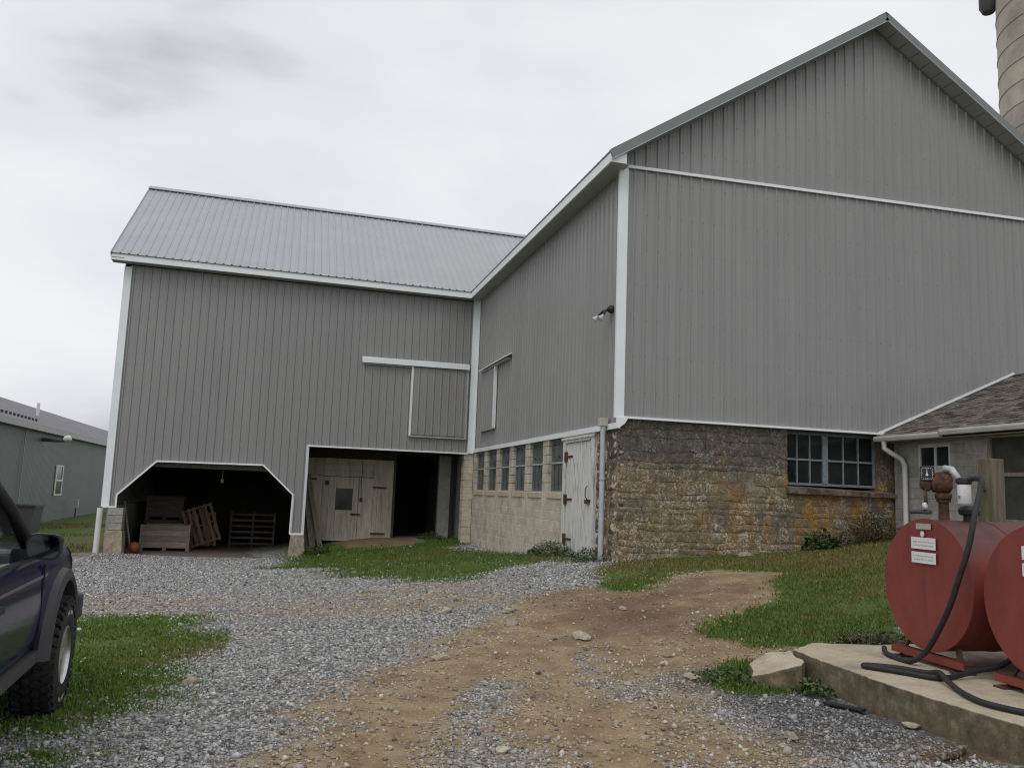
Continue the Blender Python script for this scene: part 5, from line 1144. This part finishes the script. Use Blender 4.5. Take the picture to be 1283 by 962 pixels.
# mirrors
for s in (1, -1):
    cx = -HW+s*(HW+.045); cy = -.97; cz = 1.135
    pr = [(-.098, -.045), (-.085, -.068), (-.055, -.078), (.05, -.084), (.078, -.074), (.096, -.045), (.098, .035), (.086, .062), (.055, .074), (-.05, .078), (-.082, .066), (-.099, .03)]
    hs = MB(); V = []; dps = [(.0, .96), (.02, 1.0), (.09, .95), (.125, .7), (.135, .3)]
    for d, k in dps: V += [(cx+s*u*k, cy+d, cz+v*k) for u, v in pr]
    q = 12; F = [(i*q+j, i*q+(j+1) % q, (i+1)*q+(j+1) % q, (i+1)*q+j) for i in range(4) for j in range(q)]+[tuple(range(q)), tuple(range(4*q, 5*q))]
    hs.add(V, F); hs = hs.build('wing_mirror', M['blackmetal'], truck, True, sharp=45)
    MB().add([(cx+s*u*.86, cy-.003, cz+v*.84) for u, v in pr], [tuple(range(q))]).build('mirror_glass', M['mirror'], hs)
    MB().prism([(-.14, -.10), (-.05, -.10), (-.02, -.06), (-.02, -.03), (-.12, -.02)], .02, .09, lambda u, v, d: (cx+s*u-s*.05, cy+d, cz+v)).build('mirror_arm', M['blackmetal'], hs)
# wheels
def wheel(x, y, s):
    """x is the outer face"""
    wdt = .255; ax = Vector((s, 0, 0)); o = Vector((x, y, .385))
    prof = [(.195, -.02), (.215, -.004), (.26, .004), (.31, .004), (.345, -.006), (.370, -.02), (.384, -.04), (.386, -wdt/2), (.384, -wdt+.04), (.37, -wdt+.02), (.345, -wdt+.006), (.30, -wdt), (.22, -wdt+.01), (.195, -wdt+.03)]
    ty = MB().lathe(prof, 56, o, ax).build('tyre', M['rubber'], truck, True, sharp=50)
    tr = MB(); rr = random.Random(3); NL = 34
    for k in range(NL):
        for j, (dx, wd, ln) in enumerate(((-.04, .052, .042), (-.098, .044, .04), (-.157, .044, .04), (-.215, .052, .042))):
            a = 2*math.pi*(k+(.5 if j % 2 else 0)+(.18 if j > 1 else 0))/NL
            rad = Vector((0, math.cos(a), math.sin(a))); tan = Vector((0, -math.sin(a), math.cos(a)))
            m = Matrix((Vector((1, 0, 0)), tan, rad)).transposed() @ Matrix.Rotation(.35*(1 if j % 2 else -1), 3, 'Z')
            tr.obox(o+ax*dx+rad*.391, (wd, ln, .026), m)
        a = 2*math.pi*k/NL; rad = Vector((0, math.cos(a), math.sin(a))); tan = Vector((0, -math.sin(a), math.cos(a))); m = Matrix((Vector((1, 0, 0)), tan, rad)).transposed()
        tr.obox(o-ax*.012+rad*(.368-.008*(k % 2)), (.032, .034, .05), m); tr.obox(o-ax*(wdt-.012)+rad*.368, (.032, .034, .05), m)
    tr.build('tread', M['rubber'], ty)['kind'] = 'stuff'
    lt = MB()
    for base in (1.2, 4.35):
        for k in range(9):
            if k == 4: continue
            a = base+k*.075; rad = Vector((0, math.cos(a), math.sin(a))); tan = Vector((0, -math.sin(a), math.cos(a))); m = Matrix((Vector((1, 0, 0)), tan, rad)).transposed()
            lt.obox(o+ax*.0035+rad*.292, (.004, .014, .026), m)
    lt.build('raised_marks', M['tag'], ty)['kind'] = 'stuff'
    rm = MB().lathe([(.20, -.015), (.20, -.002), (.188, .004), (.18, -.02), (.172, -.05), (.165, -.10), (.16, -.2)], 48, o, ax).build('rim', M['chrome'], truck, True, sharp=35)
    MB().lathe([(.168, -.085), (.12, -.075), (.07, -.05), (.062, -.02), (.05, -.012), (.01, -.012)], 40, o, ax).build('wheel_centre', M['chrome'], rm, True, sharp=35)
    for k in range(10):
        a = 2*math.pi*k/10; MB().lathe([(.020, 0), (.020, .004)], 14, o+ax*(-.078)+Vector((0, math.cos(a)*.135, math.sin(a)*.135)), ax).build('vent_hole', M['blackmetal'], rm)
for y in (0, WB): wheel(.075, y, 1); wheel(-2*HW-.075, y, -1)
LIFT = .065
for o in truck.children:
    if o.name.split('.')[0] not in ('tyre', 'rim'): o.location.z += LIFT
truck.location = (-1.44, 6.66, float(gz(-1.44, 6.66))-.012); truck.rotation_euler.z = R(3)
